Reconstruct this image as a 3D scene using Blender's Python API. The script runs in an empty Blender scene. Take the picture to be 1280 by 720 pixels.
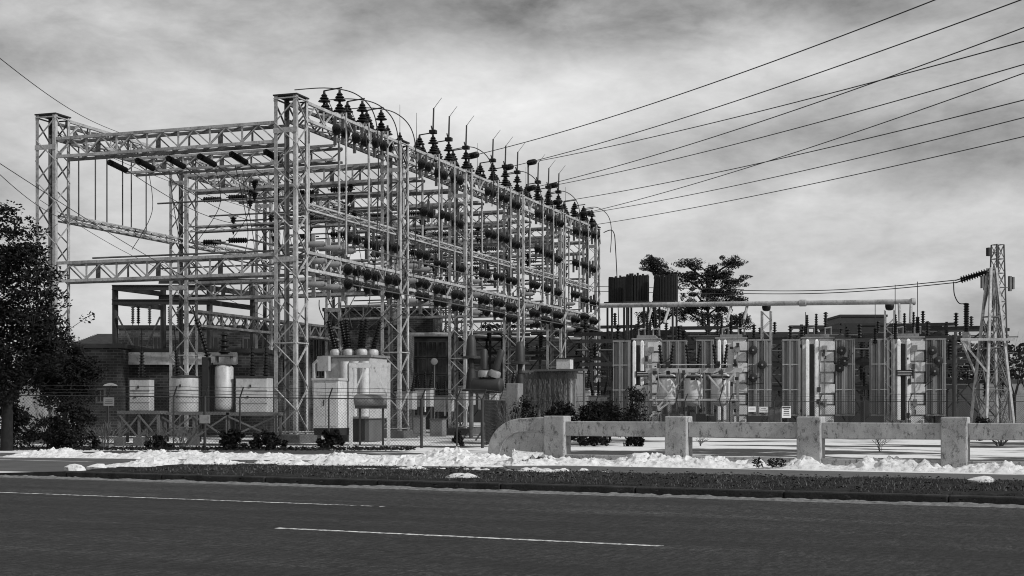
import bpy, math, random
from mathutils import Vector, Matrix, noise
random.seed(7)
R = math.radians
S = bpy.context.scene
C = S.collection
F = 1778.0; HZ = 510.0; CH = 1.6          # focal length in photo pixels, horizon row, eye height
def W(px, py, D):                          # world point seen at a pixel of the photo at depth D
    return Vector(((px-640)/F*D, D, CH+(HZ-py)/F*D))
def G(px, py, z=0.0):                      # ground point
    D = (CH-z)*F/(py-HZ); return Vector(((px-640)/F*D, D, z))

# ------------------------------------------------------------------ mesh builder
class MB:
    def __init__(s): s.v=[]; s.f=[]
    def add(s, vs, fs):
        n=len(s.v); s.v.extend([tuple(p) for p in vs]); s.f.extend([tuple(i+n for i in q) for q in fs]); return s
    def box(s, x0,x1,y0,y1,z0,z1):
        return s.add([(x0,y0,z0),(x1,y0,z0),(x1,y1,z0),(x0,y1,z0),(x0,y0,z1),(x1,y0,z1),(x1,y1,z1),(x0,y1,z1)],
              [(0,3,2,1),(4,5,6,7),(0,1,5,4),(1,2,6,5),(2,3,7,6),(3,0,4,7)])
    def bar(s, a,b,w,h=None):
        a=Vector(a); b=Vector(b); h=h or w
        d=(b-a).normalized(); up=Vector((0,0,1)) if abs(d.z)<.95 else Vector((0,1,0))
        x=d.cross(up).normalized(); y=x.cross(d).normalized()
        vs=[p+x*i*w/2+y*j*h/2 for p in (a,b) for i,j in ((-1,-1),(1,-1),(1,1),(-1,1))]
        return s.add(vs,[(3,2,1,0),(4,5,6,7),(0,1,5,4),(1,2,6,5),(2,3,7,6),(3,0,4,7)])
    def angle(s,a,b,w,t=.016,sx=1,sy=1):    # L-section along a-b (vertical)
        s.bar(Vector(a)+Vector((sx*w/2,0,0)),Vector(b)+Vector((sx*w/2,0,0)),w,t) if False else None
        (x,y,z0)=a; z1=b[2]
        xs=sorted((x,x+sx*w)); ys=sorted((y,y+sy*t)); s.box(xs[0],xs[1],ys[0],ys[1],z0,z1)
        xs=sorted((x,x+sx*t)); ys=sorted((y+sy*t,y+sy*w)); s.box(xs[0],xs[1],ys[0],ys[1],z0,z1)
    def tube(s,a,b,r,r2=None,n=8):
        return s.lathe([(r,0),(r if r2 is None else r2,(Vector(b)-Vector(a)).length)],a,Vector(b)-Vector(a),n)
    def lathe(s,prof,o,ax,n=10):
        o=Vector(o); d=Vector(ax).normalized(); up=Vector((0,0,1)) if abs(d.z)<.95 else Vector((1,0,0))
        x=d.cross(up).normalized(); y=d.cross(x)
        vs=[]; fs=[]
        for r,h in prof:
            for k in range(n):
                a=2*math.pi*k/n; vs.append(o+d*h+x*(r*math.cos(a))+y*(r*math.sin(a)))
        for i in range(len(prof)-1):
            for k in range(n):
                k2=(k+1)%n; fs.append((i*n+k,(i+1)*n+k,(i+1)*n+k2,i*n+k2))
        fs.append(tuple(range(n))); m=(len(prof)-1)*n; fs.append(tuple(m+k for k in reversed(range(n))))
        return s.add(vs,fs)
    def path(s,pts,r,n=6):
        pts=[Vector(p) for p in pts]; vs=[]; fs=[]; px=None
        for i,p in enumerate(pts):
            d=(pts[min(i+1,len(pts)-1)]-pts[max(i-1,0)]).normalized()
            if px is None:
                up=Vector((0,0,1)) if abs(d.z)<.9 else Vector((1,0,0)); px=d.cross(up).normalized()
            x=(px-d*px.dot(d)).normalized(); px=x; y=d.cross(x)
            for k in range(n):
                a=2*math.pi*k/n; vs.append(p+x*(r*math.cos(a))+y*(r*math.sin(a)))
        for i in range(len(pts)-1):
            for k in range(n):
                k2=(k+1)%n; fs.append((i*n+k,i*n+k2,(i+1)*n+k2,(i+1)*n+k))
        fs.append(tuple(reversed(range(n)))); m=(len(pts)-1)*n; fs.append(tuple(m+k for k in range(n)))
        return s.add(vs,fs)
    def prism(s,poly,y0,y1):                # poly in x,z (ccw seen from -y)
        n=len(poly); vs=[(x,y0,z) for x,z in poly]+[(x,y1,z) for x,z in poly]
        fs=[tuple(range(n)),tuple(reversed(range(n,2*n)))]+[(i,i+n,(i+1)%n+n,(i+1)%n) for i in range(n)]
        return s.add(vs,fs)
    def build(s,name,mat,parent=None,loc=(0,0,0),rz=0,smooth=False,bevel=0):
        me=bpy.data.meshes.new(name); me.from_pydata(s.v,[],s.f); me.update()
        me.materials.append(mat)
        if smooth: me.polygons.foreach_set('use_smooth',[True]*len(me.polygons)); me.set_sharp_from_angle(angle=R(50))
        o=bpy.data.objects.new(name,me); C.objects.link(o); o.location=loc; o.rotation_euler=(0,0,rz)
        if parent: o.parent=parent
        if bevel:
            b=o.modifiers.new('bevel','BEVEL'); b.width=bevel; b.segments=2; b.limit_method='ANGLE'
        return o
def thing(name,label,cat,loc=(0,0,0),rz=0,group=None):
    o=bpy.data.objects.new(name,None); C.objects.link(o); o.location=loc; o.rotation_euler=(0,0,rz)
    return tag(o,label,cat,group)
def tag(o,label,cat,group=None,kind=None):
    o['label']=label; o['category']=cat
    if group: o['group']=group
    if kind: o['kind']=kind
    return o
def struct(o): o['kind']='structure'; return o
def dup(src,loc=None,rz=None,label=None,scale=None):
    c=src.copy(); C.objects.link(c)
    if loc is not None: c.location=loc
    if rz is not None: c.rotation_euler=(0,0,rz)
    if scale: c.scale=scale
    if label: c['label']=label
    for ch in list(src.children):
        d=ch.copy(); C.objects.link(d); d.parent=c
        for g in list(ch.children):
            e=g.copy(); C.objects.link(e); e.parent=d
    return c

# ------------------------------------------------------------------ materials (all neutral: the photograph is black and white)
def mat(name,base,rough=.7,metal=0,var=.25,scale=3.0,fine=40.0,bump=0,spec=.5,stain=0,stretch=(1,1,1),trans=False,coord='Object'):
    m=bpy.data.materials.new(name); m.use_nodes=True; nt=m.node_tree; N=nt.nodes; L=nt.links
    b=N['Principled BSDF']; b.inputs['Roughness'].default_value=rough; b.inputs['Metallic'].default_value=metal
    b.inputs['Specular IOR Level'].default_value=spec
    tc=N.new('ShaderNodeTexCoord'); mp=N.new('ShaderNodeMapping'); mp.inputs['Scale'].default_value=stretch
    L.new(tc.outputs[coord],mp.inputs['Vector'])
    oi=N.new('ShaderNodeObjectInfo'); L.new(oi.outputs['Random'],mp.inputs['Location'])
    n1=N.new('ShaderNodeTexNoise'); n1.inputs['Scale'].default_value=scale; n1.inputs['Detail'].default_value=5
    n2=N.new('ShaderNodeTexNoise'); n2.inputs['Scale'].default_value=fine; n2.inputs['Detail'].default_value=3
    L.new(mp.outputs[0],n1.inputs['Vector']); L.new(mp.outputs[0],n2.inputs['Vector'])
    mx=N.new('ShaderNodeMath'); mx.operation='ADD'; L.new(n1.outputs[0],mx.inputs[0])
    ml=N.new('ShaderNodeMath'); ml.operation='MULTIPLY'; ml.inputs[1].default_value=.6; L.new(n2.outputs[0],ml.inputs[0]); L.new(ml.outputs[0],mx.inputs[1])
    mr=N.new('ShaderNodeMapRange'); mr.inputs['From Min'].default_value=.5; mr.inputs['From Max'].default_value=1.1
    mr.inputs['To Min'].default_value=base*(1-var); mr.inputs['To Max'].default_value=base*(1+var); L.new(mx.outputs[0],mr.inputs['Value'])
    out=mr.outputs[0]
    if stain:                                # dark drips / blotches
        n3=N.new('ShaderNodeTexNoise'); n3.inputs['Scale'].default_value=4.5; n3.inputs['Detail'].default_value=10; n3.inputs['Roughness'].default_value=.8
        mp3=N.new('ShaderNodeMapping'); mp3.inputs['Scale'].default_value=(1.6,1.6,.9); L.new(mp.outputs[0],mp3.inputs['Vector']); L.new(mp3.outputs[0],n3.inputs['Vector'])
        r3=N.new('ShaderNodeMapRange'); r3.inputs['From Min'].default_value=.52; r3.inputs['From Max'].default_value=.62; r3.inputs['To Min'].default_value=1; r3.inputs['To Max'].default_value=1-stain
        L.new(n3.outputs[0],r3.inputs['Value']); q=N.new('ShaderNodeMath'); q.operation='MULTIPLY'; L.new(out,q.inputs[0]); L.new(r3.outputs[0],q.inputs[1]); out=q.outputs[0]
    cb=N.new('ShaderNodeCombineColor'); [L.new(out,cb.inputs[i]) for i in range(3)]
    L.new(cb.outputs[0],b.inputs['Base Color'])
    if bump:
        bp=N.new('ShaderNodeBump'); bp.inputs['Strength'].default_value=bump; bp.inputs['Distance'].default_value=.02; L.new(mx.outputs[0],bp.inputs['Height']); L.new(bp.outputs[0],b.inputs['Normal'])
    m['out']=0; return m
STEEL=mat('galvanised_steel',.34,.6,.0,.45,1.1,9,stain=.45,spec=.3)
STEELD=mat('weathered_and_shaded_steel',.085,.65,.0,.35,2,20)  # dark steel; on rear gantry members the tone stands in for shade
DARKST=mat('dark_painted_steel',.022,.6,.0,.4,2,14)
BLACKST=mat('soot_dark_steel',.008,.7,0,.5,2,14)
PORC=mat('brown_glazed_porcelain',.007,.45,0,.4,3,20,spec=.22)
PORCG=mat('grey_porcelain',.2,.3,0,.2,3,20)
WIRE=mat('conductor_wire',.009,.6,0,.2)
PAINT=mat('light_grey_enamel',.37,.45,0,.2,1.5,14,stain=.3)
PAINTW=mat('pale_enamel',.5,.5,0,.2,1.6,14,stain=.4)
PAINTM=mat('mid_grey_enamel',.19,.5,0,.25,1.5,14,stain=.4)
RAD=mat('radiator_grey_paint',.21,.5,0,.3,1.2,9,stretch=(1,1,.25))
CONC=mat('weathered_concrete',.34,.9,0,.3,2.4,45,bump=.9,stain=.75,spec=.2)
CONCD=mat('damp_dark_concrete',.09,.9,0,.35,2.5,40,bump=.4,stain=.4,spec=.2)
CONCW=mat('sidewalk_concrete',.09,.9,0,.25,1.2,50,bump=.2,stain=.3,spec=.2)
CURB=mat('grimy_kerb_concrete',.035,.95,0,.5,3,30,bump=.4,spec=.1)
ROOF=mat('dark_roof_tile',.07,.8,0,.3,3,30,spec=.2)
BLACK=mat('black_opening',.008,.5,0,.3)
GLASSD=mat('dark_window_glass',.012,.12,0,.3)
SIGN=mat('white_sign_face',.7,.5,0,.08)
INK=mat('sign_ink',.04,.6,0,.1)
LEAFD=mat('dark_evergreen_leaf',.011,.7,0,.7,1.2,3,spec=.12)
LEAFP=mat('pine_needles',.024,.7,0,.6,1.5,6,spec=.2)
BARK=mat('dark_bark',.014,.9,0,.4,4,20,spec=.2)
TWIG=mat('bare_twig',.10,.9,0,.4,4,20,spec=.2)
GRASSM=mat('dormant_grass',.035,.9,0,.7,2.5,9,spec=.1,coord='Object')
DEBRIS=mat('gutter_grit',.14,.95,0,.5,8,50,spec=.1)
SNOW=mat('snow',.60,.7,0,.14,2.2,18,bump=1.0,spec=.2,stain=.5)
RISER=mat('bright_riser_paint',.74,.5,0,.1,1.6,14,stain=.3)
RIB=mat('weathered_tank_grey',.55,.5,0,.18,1.8,14,stain=.25)

def special(name): m=bpy.data.materials.new(name); m.use_nodes=True; return m,m.node_tree.nodes,m.node_tree.links
def brickmat(name,base,mort):
    m,N,L=special(name); b=N['Principled BSDF']; b.inputs['Roughness'].default_value=.9; b.inputs['Specular IOR Level'].default_value=.2
    tc=N.new('ShaderNodeTexCoord'); sp=N.new('ShaderNodeSeparateXYZ'); L.new(tc.outputs['Object'],sp.inputs[0])
    ad=N.new('ShaderNodeMath'); L.new(sp.outputs[0],ad.inputs[0]); L.new(sp.outputs[1],ad.inputs[1])
    cx=N.new('ShaderNodeCombineXYZ'); L.new(ad.outputs[0],cx.inputs[0]); L.new(sp.outputs[2],cx.inputs[1])
    br=N.new('ShaderNodeTexBrick'); br.inputs['Scale'].default_value=1; br.inputs['Brick Width'].default_value=.42; br.inputs['Row Height'].default_value=.16; br.inputs['Mortar Size'].default_value=.022
    br.inputs['Color1'].default_value=(base*.6,)*3+(1,); br.inputs['Color2'].default_value=(base*1.4,)*3+(1,); br.inputs['Mortar'].default_value=(mort,)*3+(1,)
    L.new(cx.outputs[0],br.inputs['Vector'])
    n=N.new('ShaderNodeTexNoise'); n.inputs['Scale'].default_value=.8; n.inputs['Detail'].default_value=5; L.new(tc.outputs['Object'],n.inputs['Vector'])
    mr=N.new('ShaderNodeMapRange'); mr.inputs['From Min'].default_value=.3; mr.inputs['From Max'].default_value=.7; mr.inputs['To Min'].default_value=.55; mr.inputs['To Max'].default_value=1.3; L.new(n.outputs[0],mr.inputs['Value'])
    vm=N.new('ShaderNodeVectorMath'); vm.operation='SCALE'; L.new(br.outputs['Color'],vm.inputs[0]); L.new(mr.outputs[0],vm.inputs['Scale']); L.new(vm.outputs[0],b.inputs['Base Color'])
    return m
BRICK=brickmat('grey_brick',.085,.15); BRICKD=brickmat('dark_brick',.035,.07)

def groundmat(name,lo,hi,thr,scale,stretch,dark,snow,rz=0):
    m,N,L=special(name); b=N['Principled BSDF']; b.inputs['Roughness'].default_value=.9; b.inputs['Specular IOR Level'].default_value=.2
    tc=N.new('ShaderNodeTexCoord'); mp=N.new('ShaderNodeMapping'); mp.vector_type='POINT'; mp.inputs['Scale'].default_value=stretch; mp.inputs['Rotation'].default_value=(0,0,rz); L.new(tc.outputs['Object'],mp.inputs[0])
    n=N.new('ShaderNodeTexNoise'); n.inputs['Scale'].default_value=scale; n.inputs['Detail'].default_value=9; n.inputs['Roughness'].default_value=.62; L.new(mp.outputs[0],n.inputs['Vector'])
    mr=N.new('ShaderNodeMapRange'); mr.inputs['From Min'].default_value=thr-.02; mr.inputs['From Max'].default_value=thr+.02; L.new(n.outputs[0],mr.inputs['Value'])
    n2=N.new('ShaderNodeTexNoise'); n2.inputs['Scale'].default_value=7; n2.inputs['Detail'].default_value=8; L.new(tc.outputs['Object'],n2.inputs['Vector'])
    r2=N.new('ShaderNodeMapRange'); r2.inputs['From Min'].default_value=.3; r2.inputs['From Max'].default_value=.7; r2.inputs['To Min'].default_value=dark*.4; r2.inputs['To Max'].default_value=dark*1.7; L.new(n2.outputs[0],r2.inputs['Value'])
    r3=N.new('ShaderNodeMapRange'); r3.inputs['From Min'].default_value=.3; r3.inputs['From Max'].default_value=.7; r3.inputs['To Min'].default_value=snow*.88; r3.inputs['To Max'].default_value=snow; L.new(n2.outputs[0],r3.inputs['Value'])
    mx=N.new('ShaderNodeMix'); L.new(mr.outputs[0],mx.inputs[0]); L.new(r2.outputs[0],mx.inputs[2]); L.new(r3.outputs[0],mx.inputs[3])
    cb=N.new('ShaderNodeCombineColor'); [L.new(mx.outputs[0],cb.inputs[i]) for i in range(3)]; L.new(cb.outputs[0],b.inputs['Base Color'])
    bp=N.new('ShaderNodeBump'); bp.inputs['Strength'].default_value=.6; bp.inputs['Distance'].default_value=.05; L.new(n2.outputs[0],bp.inputs['Height']); L.new(bp.outputs[0],b.inputs['Normal'])
    return m
YARD=groundmat('snow_patched_gravel',0,1,.485,.10,(1,2.2,1),.045,.66,R(15))

def roadmat():
    m,N,L=special('worn_asphalt'); b=N['Principled BSDF']; b.inputs['Specular IOR Level'].default_value=.3
    tc=N.new('ShaderNodeTexCoord')
    def nz(sc,st,det=4,ro=.6):
        mp=N.new('ShaderNodeMapping'); mp.inputs['Scale'].default_value=st; L.new(tc.outputs['Object'],mp.inputs[0])
        n=N.new('ShaderNodeTexNoise'); n.inputs['Scale'].default_value=sc; n.inputs['Detail'].default_value=det; n.inputs['Roughness'].default_value=ro; L.new(mp.outputs[0],n.inputs['Vector']); return n.outputs[0]
    def rng(x,a,c,lo,hi):
        r=N.new('ShaderNodeMapRange'); r.inputs['From Min'].default_value=a; r.inputs['From Max'].default_value=c; r.inputs['To Min'].default_value=lo; r.inputs['To Max'].default_value=hi; L.new(x,r.inputs['Value']); return r.outputs[0]
    def mul(a,c):
        q=N.new('ShaderNodeMath'); q.operation='MULTIPLY'; L.new(a,q.inputs[0]); L.new(c,q.inputs[1]); return q.outputs[0]
    fine=nz(28,(1,1,1),5,.85); mid=nz(6,(.35,1,1),5,.7); streak=nz(1.0,(.05,1.6,1),4); big=nz(.25,(.5,1,1),3)
    sp=N.new('ShaderNodeSeparateXYZ'); L.new(tc.outputs['Object'],sp.inputs[0])
    edge=rng(sp.outputs[1],21.2,21.7,1.0,1.5)      # lighter shoulder beyond the edge line
    base=mul(mul(rng(fine,.43,.57,.001,.023),rng(mid,.36,.64,.55,1.4)),mul(rng(streak,.3,.7,.72,1.3),rng(big,.36,.64,.65,1.25)))
    base=mul(base,edge); base=mul(base,rng(nz(1.0,(14,3.0,1),5,.8),.41,.59,.2,1.95))
    v=N.new('ShaderNodeTexVoronoi'); v.feature='DISTANCE_TO_EDGE'; v.inputs['Scale'].default_value=.28
    mp=N.new('ShaderNodeMapping'); mp.inputs['Scale'].default_value=(.45,1.4,1); L.new(tc.outputs['Object'],mp.inputs[0])
    av=N.new('ShaderNodeVectorMath'); av.operation='ADD'; nn=N.new('ShaderNodeTexNoise'); nn.inputs['Scale'].default_value=1.5; nn.inputs['Detail'].default_value=6; L.new(tc.outputs['Object'],nn.inputs['Vector'])
    L.new(mp.outputs[0],av.inputs[0]); L.new(nn.outputs['Color'],av.inputs[1]); L.new(av.outputs[0],v.inputs['Vector'])
    base=mul(base,rng(v.outputs['Distance'],.002,.010,.25,1.0))
    wv=N.new('ShaderNodeMath'); wv.operation='SINE'; sc=N.new('ShaderNodeMath'); sc.operation='MULTIPLY_ADD'; sc.inputs[1].default_value=3.5; L.new(sp.outputs[1],sc.inputs[0]); L.new(nz(.3,(.3,1,1),3),sc.inputs[2]); L.new(sc.outputs[0],wv.inputs[0])
    base=mul(base,rng(wv.outputs[0],-1,1,.8,1.22))
    base=mul(base,rng(nz(.5,(.35,.8,1),2,.4),.60,.61,1.0,.72))
    base=mul(base,rng(nz(2.2,(1,.5,1),6,.7),.63,.72,1.0,.4))
    cb=N.new('ShaderNodeCombineColor'); [L.new(base,cb.inputs[i]) for i in range(3)]; L.new(cb.outputs[0],b.inputs['Base Color'])
    L.new(rng(mid,.3,.7,.7,.95),b.inputs['Roughness'])
    bp=N.new('ShaderNodeBump'); bp.inputs['Strength'].default_value=.5; bp.inputs['Distance'].default_value=.012; L.new(fine,bp.inputs['Height']); L.new(bp.outputs[0],b.inputs['Normal'])
    return m
ROAD=roadmat()
def linemat():
    m,N,L=special('worn_line_paint'); b=N['Principled BSDF']; b.inputs['Roughness'].default_value=.8
    tc=N.new('ShaderNodeTexCoord'); n=N.new('ShaderNodeTexNoise'); n.inputs['Scale'].default_value=9; n.inputs['Detail'].default_value=8; n.inputs['Roughness'].default_value=.75; L.new(tc.outputs['Object'],n.inputs['Vector'])
    r=N.new('ShaderNodeMapRange'); r.inputs['From Min'].default_value=.42; r.inputs['From Max'].default_value=.56; r.inputs['To Min'].default_value=.06; r.inputs['To Max'].default_value=.62; L.new(n.outputs[0],r.inputs['Value'])
    cb=N.new('ShaderNodeCombineColor'); [L.new(r.outputs[0],cb.inputs[i]) for i in range(3)]; L.new(cb.outputs[0],b.inputs['Base Color']); return m
LINE=linemat()

# ------------------------------------------------------------------ world, sun, camera
SUN=Vector((.86,-.54,.66)).normalized()
def world():
    w=bpy.data.worlds.new("World"); S.world=w; w.use_nodes=True; N=w.node_tree.nodes; L=w.node_tree.links
    bg=N['Background']; bg.inputs['Strength'].default_value=.1
    sk=N.new('ShaderNodeTexSky'); sk.sky_type='NISHITA'; sk.sun_disc=False
    sk.sun_elevation=math.asin(SUN.z); sk.sun_rotation=math.atan2(SUN.x,SUN.y)
    bw=N.new('ShaderNodeRGBToBW'); L.new(sk.outputs[0],bw.inputs[0])
    tc=N.new('ShaderNodeTexCoord'); D=tc.outputs['Generated']
    def M(op,a,b=None,c=None):
        n=N.new('ShaderNodeMath'); n.operation=op
        for i,x in enumerate((a,b,c)):
            if x is None: continue
            if isinstance(x,(int,float)): n.inputs[i].default_value=x
            else: L.new(x,n.inputs[i])
        return n.outputs[0]
    sp=N.new('ShaderNodeSeparateXYZ'); L.new(D,sp.inputs[0])
    # cloud layer: direction projected on a plane overhead
    zz=M('ADD',M('MAXIMUM',sp.outputs[2],0.0),.10)
    cv=N.new('ShaderNodeCombineXYZ'); L.new(M('DIVIDE',sp.outputs[0],zz),cv.inputs[0]); L.new(M('DIVIDE',sp.outputs[1],zz),cv.inputs[1])
    def nz(sc,det,ro,dist=0,st=(1,1,1),loc=(0,0,0)):
        mp=N.new('ShaderNodeMapping'); mp.inputs['Scale'].default_value=st; mp.inputs['Location'].default_value=loc; L.new(cv.outputs[0],mp.inputs[0])
        n=N.new('ShaderNodeTexNoise'); n.inputs['Scale'].default_value=sc; n.inputs['Detail'].default_value=det; n.inputs['Roughness'].default_value=ro; n.inputs['Distortion'].default_value=dist
        L.new(mp.outputs[0],n.inputs['Vector']); return M('SUBTRACT',n.outputs[0],.5)
    c1=nz(1.0,6,.55,.3,(1.3,.8,1),(3,1,0)); 
    def nd(sc,det,ro,dist,loc):
        mp=N.new('ShaderNodeMapping'); mp.inputs['Scale'].default_value=(1,1,2.3); mp.inputs['Location'].default_value=loc; L.new(D,mp.inputs[0])
        n=N.new('ShaderNodeTexNoise'); n.inputs['Scale'].default_value=sc; n.inputs['Detail'].default_value=det; n.inputs['Roughness'].default_value=ro; n.inputs['Distortion'].default_value=dist
        L.new(mp.outputs[0],n.inputs['Vector']); return M('SUBTRACT',n.outputs[0],.5)
    c2=nd(7.5,9,.56,.35,(2.3,.7,.4)); c3=nd(21,8,.62,.3,(1,2,3))
    c4=nd(90,4,.6,.3,(0,0,0))
    val=M('ADD',M('MULTIPLY',c1,.20),M('ADD',M('MULTIPLY',c2,.60),M('ADD',M('MULTIPLY',c3,.28),M('MULTIPLY',c4,.10))))
    val=M('ADD',val,.57)
    # broad banks of thicker and thinner cloud, plus painted corner vignette, in sky directions
    for px,py,rx,ry,am in [(560,-20,600,110,-.24),(780,-10,170,70,-.12),(210,70,260,60,-.07),(600,125,270,85,.29),(230,170,300,60,.07),(70,20,150,36,.13),(250,112,240,34,.06),
                           (1100,185,330,70,-.19),(1200,40,220,50,.03),(1190,268,210,46,.10),(900,95,200,60,.08),(40,150,200,60,.03),(1290,-10,330,90,-.12),(-10,60,200,60,-.10),(1290,430,260,120,-.10),(0,330,180,160,-.06),(560,330,700,150,.05)]:
        c=Vector(((px-640)/F,1,(HZ-py)/F)).normalized()
        s=N.new('ShaderNodeVectorMath'); s.operation='SUBTRACT'; L.new(D,s.inputs[0]); s.inputs[1].default_value=c
        q=N.new('ShaderNodeVectorMath'); q.operation='MULTIPLY'; L.new(s.outputs[0],q.inputs[0]); q.inputs[1].default_value=(F/rx,1,F/ry)
        l=N.new('ShaderNodeVectorMath'); l.operation='LENGTH'; L.new(q.outputs[0],l.inputs[0])
        l2=M('ADD',l.outputs['Value'],M('MULTIPLY',c2,1.1))
        r=N.new('ShaderNodeMapRange'); r.interpolation_type='SMOOTHERSTEP'; r.inputs['From Min'].default_value=0; r.inputs['From Max'].default_value=1.35; r.inputs['To Min'].default_value=am; r.inputs['To Max'].default_value=0
        L.new(l2,r.inputs['Value']); val=M('ADD',val,r.outputs[0])
    val=M('MAXIMUM',val,.08)
    tot=M('MULTIPLY',val,M('ADD',M('MULTIPLY',M('MINIMUM',bw.outputs[0],8),.02),9.6))
    cb=N.new('ShaderNodeCombineColor'); [L.new(tot,cb.inputs[i]) for i in range(3)]; L.new(cb.outputs[0],bg.inputs['Color'])
world()
sl=bpy.data.lights.new('sun','SUN'); sl.energy=3.3; sl.angle=R(2.5); so=bpy.data.objects.new('sun',sl); C.objects.link(so)
so.rotation_euler=(-SUN).to_track_quat('-Z','Y').to_euler()
cam=bpy.data.cameras.new('camera'); co=bpy.data.objects.new('camera',cam); C.objects.link(co); co.location=(0,0,CH); co.rotation_euler=(R(90),0,0)
cam.sensor_width=36; cam.lens=36*F/1280; cam.shift_y=150/1280; cam.clip_end=3000; S.camera=co
S.cycles.pixel_filter_type='BLACKMAN_HARRIS'; S.cycles.filter_width=1.05
S.view_settings.view_transform='Standard'; S.view_settings.look='None'; S.view_settings.exposure=0

# ------------------------------------------------------------------ ground, road, kerb, pavement
RA=math.atan2(-.454,.891)                    # road direction
def RP(a,s,z=0): return Vector((.891*a+.454*s,-.454*a+.891*s,z))      # along, away from the camera
def rbuild(mb,name,m,**k): return mb.build(name,m,rz=RA,**k)           # local x along, local y = s
g=MB(); g.add([(-1500,32.5,-.022),(1500,32.5,-.022),(1500,2500,-.02),(-1500,2500,-.02)],[(0,1,2,3)]); struct(rbuild(g,'ground',YARD))
g=MB(); g.add([(-1500,-60,-.13),(1500,-60,-.13),(1500,26.6,-.13),(-1500,26.6,-.13)],[(0,1,2,3)]); struct(rbuild(g,'road',ROAD))
g=MB()
for y,x0,x1,w in ((21.2,-60,-14.4,.12),):
    g.add([(x0,y-w/2,-.126),(x1,y-w/2,-.126),(x1,y+w/2,-.126),(x0,y+w/2,-.126)],[(0,1,2,3)])
# the line fades out toward the right in worn dashes
for x0,x1 in ((-14.35,-13.9),(-13.8,-13.55),(-13.4,-13.3)): g.add([(x0,21.15,-.126),(x1,21.15,-.126),(x1,21.24,-.126),(x0,21.24,-.126)],[(0,1,2,3)])
struct(rbuild(g,'edge_line',LINE))
pA=G(340,661,-.13); pB=G(832,682,-.13)
def toroad(p): return (.891*p.x-.454*p.y, .454*p.x+.891*p.y)
a0=toroad(pA); a1=toroad(pB)
for k in range(-2,2):
    g=MB(); off=k*12.2; x0=a0[0]+off; x1=a1[0]+off; y=(a0[1]+a1[1])/2
    if k in (-1,1): continue
    if k==-2: continue
    g.add([(x0,y-.075,-.126),(x1,y-.065,-.126),(x1,y+.065,-.126),(x0,y+.075,-.126)],[(0,1,2,3)]); struct(rbuild(g,'lane_line',LINE))
# kerb in separate lengths, with the dropped end at the driveway
g=MB(); x=-26.0
while x<60:
    w=3.05; h=0.02
    g.box(x,x+w-.015,26.55+random.uniform(-.01,.01),26.75,-.3,h); x+=w
struct(rbuild(g,'kerb',CURB,bevel=.03))
g=MB(); g.prism([(-29.5,-.3),(-26.02,-.3),(-26.02,.02),(-29.5,-.115)],26.55,26.75); struct(rbuild(g,'kerb_ramp',CURB))
g=MB(); g.add([(-90,26.55,-.03),(-26.05,26.76,-.03),(-24.0,32.0,-.016),(-24.0,37,-.016),(-90,37,-.016)],[(0,1,2,3,4)]); struct(rbuild(g,'driveway',mat('driveway_asphalt',.075,.9,0,.3,1.2,40,spec=.2)))
g=MB(); x=-24.4
while x<60:
    g.box(x,x+3.03,32.1,35.6,-.1,.012+.006*random.random()); x+=3.05
struct(rbuild(g,'sidewalk',CONCW))
# soil under the verge: gently bumpy sheet
def sheet(x0,x1,y0,y1,dx,dy,fz):
    m=MB(); nx=int((x1-x0)/dx)+1; ny=int((y1-y0)/dy)+1
    vs=[(x0+i*dx,y0+j*dy,fz(x0+i*dx,y0+j*dy)) for j in range(ny) for i in range(nx)]
    fs=[(j*nx+i,j*nx+i+1,(j+1)*nx+i+1,(j+1)*nx+i) for j in range(ny-1) for i in range(nx-1)]
    m.add(vs,fs); return m
def nz(x,y,z=0): return noise.noise(Vector((x,y,z)))
def vergez(x,y):
    e=min(1,max(0,(y-26.76)/.3))*min(1,max(0,(32.1-y)/.3))
    return -.03+ e*(.07+.05*nz(x*.7,y*.9)+.04*nz(x*3,y*3,5)+.02*nz(x*9,y*9,2))
SOIL=mat('dormant_turf_soil',.02,.95,0,.6,3,12,bump=.8,spec=.1)
struct(rbuild(sheet(-26.0,22,26.76,32.1,.12,.09,vergez),'verge',SOIL,smooth=True))
def grass(n,x0,x1,y0,y1,fz,h,name,m,label,w=.008):
    g=MB(); 
    for i in range(n):
        x=random.uniform(x0,x1); y=random.uniform(y0,y1)
        if nz(x*1.1,y*1.3,9)<-.28: continue
        z=fz(x,y)-.01; a=random.uniform(0,6.28); l=h*random.uniform(.5,1.4); lean=random.uniform(.2,1.3)*l
        dx=math.cos(a); dy=math.sin(a); tx=random.uniform(-1,1)*lean; ty=random.uniform(-1,1)*lean
        g.add([(x-dx*w,y-dy*w,z),(x+dx*w,y+dy*w,z),(x+tx,y+ty,z+l)],[(0,1,2)])
    return tag(rbuild(g,name,m),label,'grass',kind='stuff')
grass(60000,-25.0,16,26.8,31.9,vergez,.045,'verge_grass',GRASSM,'short dormant grass on the verge between kerb and sidewalk',.010)
grass(11000,-24.5,16,26.9,31.8,vergez,.07,'grass_tufts',mat('straw_grass',.13,.9,0,.4,2,8,spec=.1),'paler straw coloured tufts standing out of the verge grass',.008)
m=MB(); random.seed(31)
for k in range(1500):
    x=random.uniform(-25,16); y=random.uniform(26.0,32.6); z=(vergez(x,y) if y>26.8 else -.1)+.05; a_=random.uniform(0,6.28); q=.045
    m.add([(x+q*math.cos(a_),y+q*math.sin(a_),z),(x-q*math.sin(a_),y+q*math.cos(a_),z+.03),(x-q*math.cos(a_),y-q*math.sin(a_),z+.01)],[(0,1,2)])
tag(rbuild(m,'leaf_litter',BARK),'scattered dry dark leaves over the verge and kerb','leaf litter',kind='stuff')
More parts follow.
